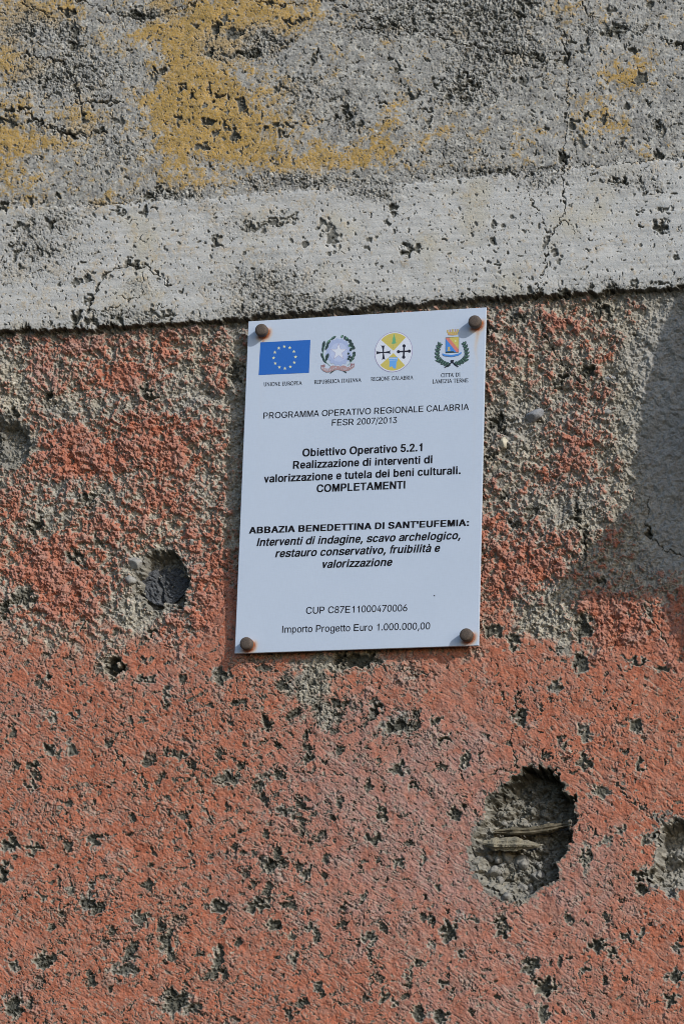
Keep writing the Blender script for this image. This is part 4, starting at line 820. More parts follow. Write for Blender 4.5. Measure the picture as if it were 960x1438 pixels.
def text_mesh(lines, name, mat, parent, label=None):
    """lines: text, left end, right end of the baseline (chart), bold, slant, cap height in chart units or None"""
    verts, faces = [], []
    for text, L, R, bold, slant, cap in lines:
        adv = ADVB if bold else ADV
        off = .023 if bold == 1 else (.031 if bold == 2 else .005)
        layers = [[], [], [], []]                  # stems that overlap their bowls lie a hair above them
        pen = 0.0
        for ch in text:
            a = adv[ch] * .7
            if ch in GL:
                loops = GL[ch]
                x0 = min(p[0] for l in loops for p in l); x1 = max(p[0] for l in loops for p in l)
                sb = (28 if ch in ROUND else 8 if ch in OPEN else 46) * (.8 if bold else 1)
                if ch in "rtf":
                    sb *= .35
                w = a - 2 * sb - 2000 * off
                if ch in "iIl.,:'1":
                    w = x1 - x0
                s = max(.3, w / max(1, x1 - x0))
                loops = [[(pen + a / 2 + (px - (x0 + x1) / 2) * s, py) for px, py in l] for l in loops]
                solid = 0
                sgn = [1 if sum(p[0] * q[1] - q[0] * p[1] for p, q in zip(l, l[1:] + l[:1])) > 0 else -1 for l in loops]
                main = sgn[max(range(len(loops)), key=lambda i: max(p[0] for p in loops[i]) - min(p[0] for p in loops[i]) + max(p[1] for p in loops[i]) - min(p[1] for p in loops[i]))]
                for l, g in zip(embolden(loops, 0 if bold else off * 1000, main), sgn):
                    if g == main:
                        layers[min(solid, 3) if ch not in "i:àj" else 0].append(l); solid += 1
                    else:
                        layers[0].append(l)
            pen += a
        a, b = sign_local(*L, .0003), sign_local(*R, .0003)
        d = (b - a); ln = d.length; d.normalize()
        upv = Vector((-d.z, 0, d.x))
        sx = ln / (pen / 1000)
        capm = cap / 662.0 if cap else sx * .509
        sy = capm / .509
        o_ = off * 1000
        shifts = [(0, 0)] if not bold else [(-o_, -o_ * .5), (o_, -o_ * .5), (0, 0), (-o_, o_ * .5), (o_, o_ * .5)]
        for lay, (loops, (shx, shy)) in enumerate((lp, sh) for sh in shifts for lp in layers if lp):
            cu = bpy.data.curves.new("tmp", 'CURVE')
            cu.dimensions = '2D'; cu.fill_mode = 'BOTH'
            for l in loops:
                sp = cu.splines.new('POLY')
                sp.points.add(len(l) - 1)
                for q, (px, py) in zip(sp.points, l):
                    q.co = ((px + shx) / 1000, (py + shy) / 1000, 0, 1)
                sp.use_cyclic_u = True
            ob = bpy.data.objects.new("tmp", cu)
            COL.objects.link(ob)
            dg = bpy.context.evaluated_depsgraph_get()
            me = bpy.data.meshes.new_from_object(ob.evaluated_get(dg))
            base = len(verts)
            lift = Vector((0, -.000012 * lay, 0))
            for v in me.vertices:
                verts.append(a + lift + d * ((v.co.x + slant * v.co.y) * sx) + upv * (v.co.y * sy))
            for p in me.polygons:
                faces.append([base + i for i in p.vertices])
            bpy.data.objects.remove(ob); bpy.data.curves.remove(cu); bpy.data.meshes.remove(me)
    me = bpy.data.meshes.new(name)
    me.from_pydata([tuple(v) for v in verts], [], faces)
    bm = bmesh.new(); bm.from_mesh(me)
    for f in bm.faces:
        f.normal_update()
        if f.normal.y > 0:
            f.normal_flip()
    bm.to_mesh(me); bm.free()
    o = link(name, me, parent, [mat])
    if label:
        o["label"] = label
    return o


class Flat:
    """printed shapes, each a sheet a little above the one before"""
    def __init__(self):
        self.v, self.f, self.m, self.mats, self.k = [], [], [], [], 0
        self.cycle = 100000

    def poly(self, pts, mat, lift=None):
        self.k += 1
        h = lift if lift is not None else .0003 + (self.k % self.cycle) * .000006
        b = len(self.v)
        ar = sum(p[0] * q[1] - q[0] * p[1] for p, q in zip(pts, pts[1:] + pts[:1]))
        if ar > 0:
            pts = pts[::-1]
        self.v += [tuple(sign_local(u, w, h)) for u, w in pts]
        self.f.append(list(range(b, b + len(pts))))
        if mat not in self.mats:
            self.mats.append(mat)
        self.m.append(self.mats.index(mat))

    def line(self, pts, w, mat, closed=False):
        n = len(pts)
        for i in range(n if closed else n - 1):
            (x1, y1), (x2, y2) = pts[i], pts[(i + 1) % n]
            l = math.hypot(x2 - x1, y2 - y1) or 1
            nx, ny = -(y2 - y1) / l * w / 2, (x2 - x1) / l * w / 2
            ex, ey = (x2 - x1) / l * w * .3, (y2 - y1) / l * w * .3
            self.poly([(x1 + nx - ex, y1 + ny - ey), (x2 + nx + ex, y2 + ny + ey), (x2 - nx + ex, y2 - ny + ey), (x1 - nx - ex, y1 - ny - ey)], mat)

    def disc(self, u, v, ru, rv, mat, n=40, rot=0):
        c, s = math.cos(rot), math.sin(rot)
        self.poly([(u + ru * math.cos(t) * c - rv * math.sin(t) * s, v + ru * math.cos(t) * s + rv * math.sin(t) * c) for t in (2 * math.pi * k / n for k in range(n))], mat)

    def leaf(self, u, v, ln, w, ang, mat):
        c, s = math.cos(ang), math.sin(ang)
        pr = [(-.5, 0), (-.3, .35), (0, .5), (.3, .32), (.5, 0), (.3, -.32), (0, -.5), (-.3, -.35)]
        self.poly([(u + a * ln * c - b * w * s, v + a * ln * s + b * w * c) for a, b in pr], mat)

    def star(self, u, v, r, mat, inner=.42, sq=1.0):
        self.poly([(u + (r if k % 2 == 0 else r * inner) * math.sin(k * math.pi / 5), v - sq * (r if k % 2 == 0 else r * inner) * math.cos(k * math.pi / 5)) for k in range(10)], mat)

    def build(self, name, parent, label=None):
        me = bpy.data.meshes.new(name)
        me.from_pydata(self.v, [], self.f)
        for p, i in zip(me.polygons, self.m):
            p.material_index = i
        o = link(name, me, parent, self.mats)
        if label:
            o["label"] = label
        return o


INK = simple_mat("black_print", (.007, .007, .010), .6, .2, 300, .12)
def ink(name, rgb): return simple_mat(name, rgb, .5, .05, 300, .35)
P_BLUE = ink("flag_blue_print", (.018, .12, .47))
P_STAR = ink("star_print", (.62, .66, .42))
P_COG = ink("pale_blue_print", (.33, .41, .64))
P_WHITE = ink("white_print", (.58, .64, .76))
P_LINE = ink("mauve_line_print", (.30, .27, .45))
P_GREEN = ink("dark_green_print", (.025, .05, .052))
P_GREEN2 = ink("mid_green_print", (.12, .25, .19))
P_RIB = ink("rose_ribbon_print", (.36, .24, .26))
P_YEL = ink("mustard_print", (.50, .44, .12))
P_PINE = ink("pine_green_print", (.12, .36, .20))
P_CAP = ink("sky_blue_print", (.12, .34, .75))
P_NAVY = ink("navy_print", (.012, .014, .03))
P_ROSE = ink("red_bend_print", (.55, .19, .16))
P_GOLD = ink("gold_print", (.50, .38, .13))
P_MID = ink("shield_blue_print", (.06, .22, .62))

SIGN = empty("information_sign", (0, 0, -.35))
tag(SIGN, "white rectangular restoration project sign with printed emblems, bolted to the wall at its corners", "sign")


def panel_material():
    m, t, b = new_mat("white_sign_plastic")
    g = NT(t)
    rust = g.attr("rust")
    n = g.noise(9.0, 4)
    base = g.mix(g.ramp(n, .3, .7), (.445, .53, .67), (.465, .55, .69))
    # woven film texture, very faint
    wv = g.math('ADD', g.noise(1.0, 2, .5, g.scaled((900, 60, 60))), g.noise(1.0, 2, .5, g.scaled((60, 60, 900))))
    base = g.mix(1.0, base, g.mix(g.ramp(wv, .6, 1.4), (.95, .95, .95), (1.04, 1.04, 1.04)), 'MULTIPLY')
    dirt = g.ramp(g.noise(160.0, 3, .6), .70, .78, 0, .18)
    base = g.mix(dirt, base, (.40, .38, .34))
    rf = g.math('MULTIPLY', rust, g.ramp(g.noise(220.0, 4, .7), .25, .6, .55, 1.0))
    rc = g.mix(g.ramp(rust, .35, .95), (.62, .40, .14), (.30, .085, .015))
    base = g.mix(rf, base, rc)
    t.links.new(base, b.inputs["Base Color"])
    b.inputs["Roughness"].default_value = .42
    b.inputs["Specular IOR Level"].default_value = .35
    return m


BOLTS = [(369.6, 466.6), (668.4, 454.6), (348.6, 905.8), (656.6, 893.8)]
BOLT_R, BOLT_H = .0130, .0200


def build_panel():
    nx, nz = 251, 351
    xs = np.linspace(-.249, .249, nx); zs = np.linspace(.001, .699, nz)
    X, Z = np.meshgrid(xs, zs)
    rust = np.zeros_like(X)
    for k, (u, v) in enumerate(BOLTS):
        bx, bz = to_sign(u, v); bz += .35
        dx, dz = X - bx, Z - bz
        r = np.hypot(dx, dz + .001)
        halo = np.clip(1 - (r - BOLT_R * 1.05) / .008, 0, 1) * np.clip((dx * .5 - dz * .87 + .004) / .008, 0, 1)
        ln, wd, st = ((.046, .0042, 1.0), (.11, .004, .75), (.034, .005, 1.0), (.038, .005, 1.0))[k]
        t = np.clip(-(dz + .008) / ln, 0, 1)
        ctr = (.0005, .0015, .003, .002)[k] + .002 * np.sin(-dz * 90) * (k == 1)
        w = wd * (1.1 - .55 * t) + .003 * np.clip(.012 + dz + .012, 0, .012) / .012
        drip = np.exp(-((dx - ctr) / w) ** 2) * (1 - t) ** (.9 if k != 1 else 1.6) * (dz < -.006) * st
        rust = np.maximum(rust, np.maximum(halo, drip))
    # faint yellowed runs below the upper bolts
    for (u, v), s in zip(BOLTS[:2], (.05, .14)):
        bx, bz = to_sign(u, v); bz += .35
        rust = np.maximum(rust, s * np.exp(-((X - bx - .001) / .004) ** 2) * (Z < bz) * np.exp(-(bz - Z) / .16))
    verts = [(x, 0.0, z) for x, z in zip(X.ravel(), Z.ravel())]
    ii = np.arange(nx * nz).reshape(nz, nx)
    faces = np.stack([ii[:-1, :-1], ii[:-1, 1:], ii[1:, 1:], ii[1:, :-1]], -1).reshape(-1, 4).tolist()
    loop = list(ii[0, :]) + list(ii[1:, -1]) + list(ii[-1, -2::-1]) + list(ii[-2:0, 0])
    def ring(y, g):
        b = len(verts)
        for i in loop:
            x, _, z = verts[i]
            verts.append((x / .249 * (.249 + g) if abs(x) > .2489 else x, y, z + (g if z > .6989 else -g if z < .0011 else 0)))
        return list(range(b, b + len(loop)))
    r1 = ring(.0003, .0007); r2_ = ring(.001, .001); r3 = ring(.005, .001)
    chain = [loop, r1, r2_, r3]
    n = len(loop)
    for a, b in zip(chain[:-1], chain[1:]):
        for i in range(n):
            j = (i + 1) % n
            faces.append([int(a[j]), int(a[i]), int(b[i]), int(b[j])])
    faces.append([int(i) for i in r3])
    me = bpy.data.meshes.new("panel")
    me.from_pydata(verts, [], faces)
    arr = np.zeros(len(verts), np.float32); arr[:nx * nz] = rust.ravel()
    me.attributes.new("rust", 'FLOAT', 'POINT').data.foreach_set("value", arr)
    return link("panel", me, SIGN, [panel_material()])


PANEL = build_panel()


def bolt_material():
    m, t, b = new_mat("rusty_bolt_iron")
    g = NT(t)
    n = g.noise(350.0, 5, .7)
    c = g.mix(g.ramp(n, .35, .65), (.052, .042, .038), (.115, .088, .072))
    sep = t.nodes.new("ShaderNodeSeparateXYZ"); t.links.new(g.obj, sep.inputs[0])
    low = g.ramp(g.math('ADD', g.ramp(sep.outputs[1], -.011, -.003, 0, 1), g.math('MULTIPLY', n, .6)), .75, 1.1)
    c = g.mix(low, c, (.34, .105, .02))
    t.links.new(c, b.inputs["Base Color"])
    b.inputs["Roughness"].default_value = .75
    b.inputs["Metallic"].default_value = .15
    t.links.new(g.bump(n, .0012, .6), b.inputs["Normal"])
    return m


M_BOLT = bolt_material()


def build_bolts():
    R, Hd = BOLT_R, BOLT_H
    prof = [(.0, -Hd), (R * .55, -Hd + .0004), (R * .82, -Hd + .0012), (R * .95, -Hd + .0028), (R, -Hd + .0048), (R, -.0012), (R * .97, -.0002), (R * .5, .0), (R * .5, .034), (0, .034)]
    n = 36
    proto = None
    for u, v in BOLTS:
        x, z = to_sign(u, v)
        if proto is None:
            bm = bmesh.new()
            rings = []
            for r, y in prof:
                rings.append([bm.verts.new((0, y, 0))] if r == 0 else [bm.verts.new((r * math.cos(2 * math.pi * k / n), y, r * math.sin(2 * math.pi * k / n))) for k in range(n)])
            for a, b in zip(rings[:-1], rings[1:]):
                for k in range(n):
                    j = (k + 1) % n
                    if len(a) == 1: bm.faces.new((a[0], b[j], b[k]))
                    elif len(b) == 1: bm.faces.new((a[k], a[j], b[0]))
                    else: bm.faces.new((a[k], a[j], b[j], b[k]))
            bmesh.ops.recalc_face_normals(bm, faces=bm.faces)
            me = bpy.data.meshes.new("bolt"); bm.to_mesh(me); bm.free()
            for p in me.polygons: p.use_smooth = True
            o = link("bolt", me, SIGN, [M_BOLT]); proto = o
        else:
            o = proto.copy(); COL.objects.link(o); o.parent = SIGN
        o.location = (x, 0, z + .35)
        o.rotation_euler = (random.Random(u).uniform(-.03, .03), random.Random(v).uniform(-.6, .6), random.Random(u + v).uniform(-.03, .03))


build_bolts()

text_mesh([("PROGRAMMA OPERATIVO REGIONALE CALABRIA", (369, 588), (658, 575.6), 0, 0, None),
           ("FESR 2007/2013", (465, 597.8), (557.5, 594.0), 0, 0, None)], "programme_heading", INK, SIGN)
text_mesh([("Obiettivo Operativo 5.2.1", (424, 641), (594.5, 633.2), 1, 0, None),
           ("Realizzazione di interventi di", (410.5, 658.2), (607.5, 650.2), 1, 0, None),
           ("valorizzazione e tutela dei beni culturali.", (370.5, 677.6), (647, 665.4), 1, 0, None),
           ("COMPLETAMENTI", (444, 691.2), (569.5, 685.8), 1, 0, None)], "objective_text", INK, SIGN)
text_mesh([("ABBAZIA BENEDETTINA DI SANT'EUFEMIA:", (349.5, 749.2), (659, 738.2), 2, 0, 8.6)], "abbey_heading", INK, SIGN)
text_mesh([("Interventi di indagine, scavo archelogico,", (359.5, 766.8), (646.5, 756.8), 1, .2, None),
           ("restauro conservativo, fruibilità e", (386, 782.6), (617, 774.6), 1, .2, None),
           ("valorizzazione", (451, 797.6), (550, 794.2), 1, .2, None)], "works_description", INK, SIGN)
text_mesh([("CUP C87E11000470006", (429, 862), (572, 858.2), 0, 0, None)], "code_line", INK, SIGN)
text_mesh([("Importo Progetto Euro 1.000.000,00", (395, 888.6), (604, 883.6), 0, 0, None)], "budget_line", INK, SIGN)


# serif capitals for the captions under the emblems: strokes (points, width) in a unit-high box
def arc(cx, cy, rx, ry, a0, a1, n=9):
    return [(cx + rx * math.cos(math.radians(a0 + (a1 - a0) * k / n)), cy + ry * math.sin(math.radians(a0 + (a1 - a0) * k / n))) for k in range(n + 1)]


TH, TN = .125, .075
def stem(x, lo=0, hi=1, serif=True, w=TH):
    s = [([(x, lo), (x, hi)], w)]
    if serif:
        s += [([(x - .11, .02), (x + .11, .02)], .035), ([(x - .11, .98), (x + .11, .98)], .035)]
    return s
def vserif(x, y): return [([(x - .09, y), (x + .09, y)], .035)]
SERIF = {
    "I": (.36, stem(.18)), "U": (.86, stem(.2, .3) [:1] + vserif(.2, .975) + vserif(.68, .975) + [([(.2, .35)] + arc(.43, .32, .23, .32, 180, 360) + [(.68, 1)], .1)]),
    "N": (.88, [([(.18, 0), (.18, 1)], TN), ([(.18, .97), (.7, .03)], TH), ([(.7, 0), (.7, 1)], TN)] + vserif(.14, .975) + vserif(.18, .025) + vserif(.7, .975)),
    "O": (.92, [(arc(.46, .5, .38, .5, 0, 360, 20), .11)]), "E": (.66, stem(.2) + [([(.2, .97), (.58, .97)], .06), ([(.2, .52), (.5, .52)], .06), ([(.2, .03), (.6, .03)], .06), ([(.58, .82), (.58, .99)], .05), ([(.6, .02), (.6, .2)], .05)]),
    "L": (.62, stem(.2) + [([(.2, .03), (.58, .03)], .06), ([(.58, .02), (.58, .22)], .05)]), "T": (.74, [([(.37, 0), (.37, .97)], TH), ([(.06, .965), (.68, .965)], .07), ([(.06, .8), (.06, .98)], .05), ([(.68, .8), (.68, .98)], .05)] + vserif(.37, .025)),
    "R": (.76, stem(.2) + [([(.2, .97), (.4, .97)] + arc(.4, .74, .22, .23, 90, -90) + [(.2, .5)], .09), ([(.38, .5), (.72, .02)], .13)]), "P": (.68, stem(.2) + [([(.2, .97), (.4, .97)] + arc(.4, .72, .22, .25, 90, -90) + [(.2, .46)], .09)]),
    "B": (.72, stem(.2) + [([(.2, .97), (.38, .97)] + arc(.38, .75, .2, .22, 90, -90) + [(.2, .53)], .09), ([(.2, .53), (.4, .53)] + arc(.4, .28, .24, .25, 90, -90) + [(.2, .03)], .1)]),
    "C": (.82, [(arc(.46, .5, .38, .48, 40, 320, 16), .11), ([(.76, .7), (.76, .95)], .05)]), "G": (.88, [(arc(.46, .5, .38, .48, 40, 320, 16), .11), ([(.76, .7), (.76, .95)], .05), ([(.76, .1), (.76, .45)], TH), ([(.62, .45), (.86, .45)], .05)]),
    "A": (.82, [([(.08, 0), (.4, 1)], TN), ([(.4, 1), (.72, 0)], TH), ([(.2, .34), (.6, .34)], .06)] + vserif(.08, .025) + vserif(.72, .025)), "D": (.86, stem(.2) + [([(.2, .97), (.4, .97)] + arc(.38, .5, .38, .47, 88, -88, 12) + [(.2, .03)], .1)]),
    "M": (1.0, [([(.14, 0), (.18, 1)], TN), ([(.18, 1), (.48, .05)], TH), ([(.48, .05), (.8, 1)], TN), ([(.8, 1), (.84, 0)], TH)] + vserif(.14, .025) + vserif(.84, .025)), "Z": (.72, [([(.08, .97), (.62, .97)], .06), ([(.62, .97), (.08, .03)], TH), ([(.08, .03), (.66, .03)], .06)]), "'": (.24, [([(.12, 1), (.09, .7)], .1)])}


def serif_text(lines, name):
    fl = Flat(); fl.cycle = 12
    for text, L, R, cap in lines:
        tot = sum(SERIF[c][0] if c != " " else .38 for c in text)
        k = (math.hypot(R[0] - L[0], R[1] - L[1])) / tot
        ex = ((R[0] - L[0]) / tot, (R[1] - L[1]) / tot)
        ln = math.hypot(*ex); ey = (ex[1] / ln * cap - .035 * 0, -ex[0] / ln * cap)
        pen = 0
        for c in text:
            if c == " ":
                pen += .38; continue
            w, strokes = SERIF[c]
            for pts, sw in strokes:
                q = [(L[0] + ex[0] * (pen + a) + ey[0] * b, L[1] + ex[1] * (pen + a) + ey[1] * b) for a, b in pts]
                fl.line(q, sw * cap * 1.12, INK)
            pen += w
    return fl.build(name, SIGN)


serif_text([("UNIONE EUROPEA", (370.2, 542.4), (424, 540.4), 5.2)], "flag_caption")
serif_text([("REPUBBLICA ITALIANA", (441, 539.2), (507, 536), 5.2)], "republic_caption")
serif_text([("REGIONE CALABRIA", (520.5, 535), (580, 532.6), 5.2)], "region_caption")
serif_text([("CITTA'", (619, 529.7), (637.6, 528.9), 5.2), ("DI", (639.2, 528.8), (646.2, 528.5), 5.2), ("LAMEZIA TERME", (606.8, 538.5), (657.4, 536.6), 5.4)], "town_caption")

# flag with its ring of stars
fl = Flat(); fl.poly([(365.8, 480.8), (435.8, 477.3), (433.8, 523.5), (363.3, 526.7)], P_BLUE)
FLAG = fl.build("flag", SIGN, "blue rectangular flag with a ring of pale stars")
STAR0 = None
for k in range(12):
    a = 2 * math.pi * k / 12
    u = 399.6 + 15.4 * math.sin(a) - .03 * 15.4 * -math.cos(a) * -1; v = 502.0 - 15.4 * math.cos(a) - .045 * 15.4 * math.sin(a)
    s = Flat(); s.k = 6; s.star(u, v, 2.5, P_STAR); s.build("star", FLAG)

# state emblem: cog, star, olive and oak branches, ribbon
def rot(pts, cx, cy, a=-.045):
    return [(cx + (x - cx) * math.cos(a) - (y - cy) * math.sin(a), cy + (x - cx) * math.sin(a) + (y - cy) * math.cos(a)) for x, y in pts]


e = Flat(); cx, cy = 475.6, 494.4
e.poly([(cx + (17.6 + (1.1 if (k // 2) % 2 else -.6)) * math.cos(2 * math.pi * k / 64), cy + (18.4 + (1.1 if (k // 2) % 2 else -.6)) * math.sin(2 * math.pi * k / 64)) for k in range(64)], P_COG)
e.disc(cx, cy + .3, 12.4, 13.2, ink("soft_blue_print", (.40, .48, .70)))
EMB = e.build("coat_of_arms", SIGN, "round pale emblem with a white star between leafy branches above a rose ribbon")
s = Flat(); s.star(475.4, 494.2, 12.2, P_LINE, .40, 1.06); s.star(475.4, 494.3, 10.9, P_WHITE, .40, 1.06)
s.v = [(x, y - .00006, z) for x, y, z in s.v]; s.build("star", EMB)
b = Flat(); b.k = 12
for (u, v, l, w, a) in ((468, 474.5, 9, 2.6, -.62), (461.5, 481, 10, 2.6, -1.0), (459, 487, 10, 2.8, -1.1), (454.4, 483.5, 10, 3.0, -1.32), (453.4, 490, 9, 2.6, -1.5), (452.6, 500, 9, 2.8, 1.2), (455.5, 506.5, 9, 2.4, .95), (459.5, 500.5, 9, 3.4, -1.2), (458, 505, 7, 2.2, -.9), (463, 478, 8, 1.2, -.9)):
    b.leaf(u, v, l * 1.1, w * 1.4, a, P_GREEN if w > 1.5 else P_GREEN2)
b.line([(463.5, 514), (457, 508), (453.5, 499), (454.5, 489), (460, 479), (470, 472.5)], .7, P_GREEN2)
b.build("olive_branch", EMB)
b = Flat(); b.k = 12
rr = random.Random(3)
for (u, v, r) in ((480.5, 473, 2.4), (484, 474.5, 2.6), (487.5, 476.5, 3.0), (491, 479.5, 3.2), (490.5, 484.5, 3), (493.5, 484, 3.4), (495.6, 488, 3.2), (493.2, 491, 2.4), (496.4, 496, 3.0), (497.6, 499.6, 2.6), (494.6, 502.6, 3.2), (492.4, 506.2, 2.6), (489.6, 497, 2.1), (490.2, 501.6, 2.6), (489.2, 504.6, 2.0)):
    for k in range(3):
        b.disc(u + rr.uniform(-1, 1), v + rr.uniform(-1, 1), r * .75, r * .62, P_GREEN if rr.random() < .86 else P_GREEN2, 9, rr.uniform(0, 3))
b.line([(488, 513.5), (494, 507), (497, 498)], .7, P_GREEN2)
b.build("oak_branch", EMB)
r_ = Flat(); r_.k = 64
def band_pts(ctr, hw): return [(u, v - hw) for u, v in ctr] + [(u, v + hw) for u, v in ctr[::-1]]
r_.line([(464, 524), (475, 516), (486, 523.5)], 1.3, P_GREEN)
r_.poly(band_pts([(450.8, 515), (454, 518.5), (459, 520.6), (464, 519.8), (469, 517.6), (474.6, 516.6)], 2.6), P_RIB)
r_.poly(band_pts([(474.6, 516.6), (480, 518.2), (485, 519), (490, 517.6), (494.5, 515), (497.6, 512.6)], 2.6), P_RIB)
r_.poly([(450.4, 513.4), (456, 511.6), (456.6, 515), (452.6, 516.4)], ink("dark_rose_print", (.25, .15, .18)))
r_.poly([(497.8, 511), (492.4, 510.4), (492, 513.4), (496.2, 514.6)], ink("dark_rose_print_far", (.25, .15, .18)))
r_.poly(band_pts([(463.6, 516), (468, 514.6), (472, 516)], 1.4), P_RIB); r_.poly(band_pts([(478, 516), (482, 514.6), (486, 515.6)], 1.4), P_RIB)
r_.build("ribbon", EMB)
serif_word = Flat(); serif_word.k = 80
def ribbon_word(word, ctr):
    n = len(word)
    for k, c in enumerate(word):
        t = (k + .5) / n * (len(ctr) - 1); i = min(int(t), len(ctr) - 2); f = t - i
        u = ctr[i][0] + (ctr[i + 1][0] - ctr[i][0]) * f; v = ctr[i][1] + (ctr[i + 1][1] - ctr[i][1]) * f
        w, st = SERIF[c]
        for pts, sw in st:
            if sw < .06: continue
            serif_word.line([(u + (a - w / 2) * 2.3, v + 1.25 - b_ * 2.5) for a, b_ in pts], .34, P_WHITE)
ribbon_word("REPUBBLICA", [(451.8, 516), (455, 518.6), (459.5, 520.4), (464, 519.6), (469, 517.6), (473, 516.8)])
ribbon_word("ITALIANA", [(477, 517.4), (481, 518.4), (485.5, 518.8), (490, 517.4), (494, 515.2), (497, 513)])
serif_word.build("ribbon_lettering", EMB)

# regional emblem
cx, cy = 552.4, 494.2
def ov(r, a): return (cx + 26.6 * r * math.cos(a) + .9 * r * -math.sin(a), cy + 28.4 * r * math.sin(a) - 1.2 * r * math.cos(a))
e = Flat()
ring_o = [ov(1.0, 2 * math.pi * k / 72) for k in range(72)]
e.poly(ring_o, P_LINE); e.poly([ov(.972, 2 * math.pi * k / 72) for k in range(72)], P_WHITE)
REG = e.build("regional_emblem", SIGN, "round white emblem quartered with two mustard sectors and two black crosses")
for a0, a1 in ((-138, -48), (48, 138)):
    s = Flat(); s.k = 4
    c0 = (552.2, 492.6) if a0 < 0 else (552.2, 495.8)
    s.poly([c0] + [ov(.925, math.radians(a0 + (a1 - a0) * k / 24)) for k in range(25)], P_YEL); s.build("sector", REG)
s = Flat(); s.k = 12
s.poly([(553.2, 468.6), (554.2, 473), (555.4, 477), (554.8, 478), (556.2, 482), (552.8, 482.8), (549.6, 482.8), (551, 479), (550.6, 477.4), (552, 473)], P_PINE)
s.line([(552.4, 482.6), (552.2, 489)], .5, P_PINE); s.build("pine_tree_emblem", REG)
s = Flat(); s.k = 12
s.poly([(545.2, 502.2), (558.4, 501.8), (557.6, 506.8), (556.4, 509), (555.6, 518), (552, 517), (550.4, 514.4), (546.4, 515.6), (546.6, 507.6)], P_CAP)
s.line([(545.6, 503.6), (558, 503.2)], .5, P_WHITE); s.line([(546.4, 506), (557.6, 505.6)], .4, P_WHITE); s.build("column_capital_emblem", REG)
s = Flat(); s.k = 12
c = (538.0, 495)
for k in range(4):
    a = k * math.pi / 2 - .04
    pr = [(0, -.7), (5, -1.2), (8.8, -1.9), (10.2, -3.1), (9.6, -1.2), (9.6, 1.2), (10.2, 3.1), (8.8, 1.9), (5, 1.2), (0, .7)]
    s.poly([(c[0] + x * math.cos(a) - y * math.sin(a), c[1] + (x * math.sin(a) + y * math.cos(a))) for x, y in pr], P_NAVY)
s.build("cross", REG, "black flared cross")
s = Flat(); s.k = 12
c = (566.8, 493.6)
s.line([(c[0] - 7.6, c[1] + .4), (c[0] + 7.6, c[1] - .4)], 2.3, P_NAVY); s.line([(c[0] + .3, c[1] - 7.6), (c[0] - .3, c[1] + 7.8)], 2.3, P_NAVY)
for dx, dy in ((-7.6, .4), (7.6, -.4), (.3, -7.8), (-.3, 8)):
    s.disc(c[0] + dx, c[1] + dy, 2.3, 2.3, P_NAVY, 18)
s.build("cross", REG, "black cross with rounded ends")

# town coat of arms
e = Flat()
e.poly([(625.2, 473.9), (644.2, 472.8), (643.8, 495), (625, 496)], P_GREEN)
e.poly([(625.8, 474.5), (643.6, 473.4), (643.2, 494.4), (625.6, 495.4)], P_MID)
e.poly([(630, 474.2), (643.6, 473.4), (643.2, 490.4)], P_YEL)
e.poly([(625.8, 474.5), (630.2, 474.2), (643.2, 490.2), (643.2, 494.4), (640.6, 494.6), (625.8, 476)], P_ROSE)
e.poly([(625.6, 493.8), (636, 493.2), (638, 494.8), (625.6, 495.4)], P_GREEN)
e.poly([(627.6, 492.8), (629, 489.6), (628.2, 488), (630, 486.8), (631.6, 488), (631, 489.8), (632.2, 492.6)], P_GOLD)
e.star(639, 479, 1.8, P_STAR)
TOWN = e.build("coat_of_arms", SIGN, "rectangular shield with red diagonal band, crown and leafy wreath")
s = Flat(); s.k = 30
s.poly([(629.2, 470.6), (628.2, 466.2), (643, 465.4), (641.8, 470.2), (636, 471)], P_GOLD)
for k in range(5):
    x = 628.2 + k * 3.6; y = 463.6 - .25 * k + (.5 if k in (0, 4) else 0)
    s.poly([(x - 1.1, y - .9), (x - .35, y - .9), (x - .35, y - .2), (x + .35, y - .2), (x + .35, y - .9), (x + 1.1, y - .9), (x + .9, y + 3.2), (x - .7, y + 3.2)], P_GOLD if k % 2 == 0 else P_RIB)
s.line([(629, 469.6), (641.9, 469)], .7, P_ROSE)
for k in range(4):
    s.line([(631 + k * 3, 466.4), (631.4 + k * 2.8, 469.2)], .5, P_GREEN2)
s.build("crown", TOWN)
for side in (-1, 1):
    s = Flat(); s.k = 14
    rr = random.Random(8)
    for k in range(11):
        t = k / 10
        a = math.radians(96 + side * -1 * 0 + (t * 118))
        u = 634.4 + (-1 if side < 0 else 1) * 20.6 * abs(math.sin(math.radians(8 + t * 112))) ** .9
        v = 497 + 15.5 * math.cos(math.radians(8 + t * 112)) * (1 if t < .5 else 1.55) - (1 if side > 0 else 0)
        tang = math.radians(8 + t * 112)
        dirx, diry = math.cos(tang) * side, -math.sin(tang)
        for q, dl in ((-1, .9), (1, -.9), (0, 0)):
            an = math.atan2(diry, dirx) + q * .75
            L_ = 7.2 if q else 6
            s.leaf(u + 1.9 * math.cos(an), v + 1.9 * math.sin(an), L_, 3.1, an, P_GREEN)
            s.leaf(u + 2.2 * math.cos(an), v + 2.2 * math.sin(an), L_ * .62, .9, an, P_GREEN2)
    s.build("wreath_branch", TOWN)
s = Flat(); s.k = 84
s.poly([(620.6, 496), (624.4, 497.6), (634, 498.6), (643.6, 496.6), (647.6, 494.2), (647.4, 496.6), (643.4, 499.4), (634, 501.2), (624, 500.2), (621.4, 498.6)], P_MID)
s.line([(633, 507), (636.4, 506.6)], 2.2, P_NAVY)
s.line([(633.6, 509), (629, 513), (624.4, 516)], 1.5, P_NAVY); s.line([(635.4, 509), (639.4, 512.6), (642.8, 515)], 1.5, P_NAVY)
s.disc(634.6, 508.4, 1.8, 1.6, P_NAVY, 12)
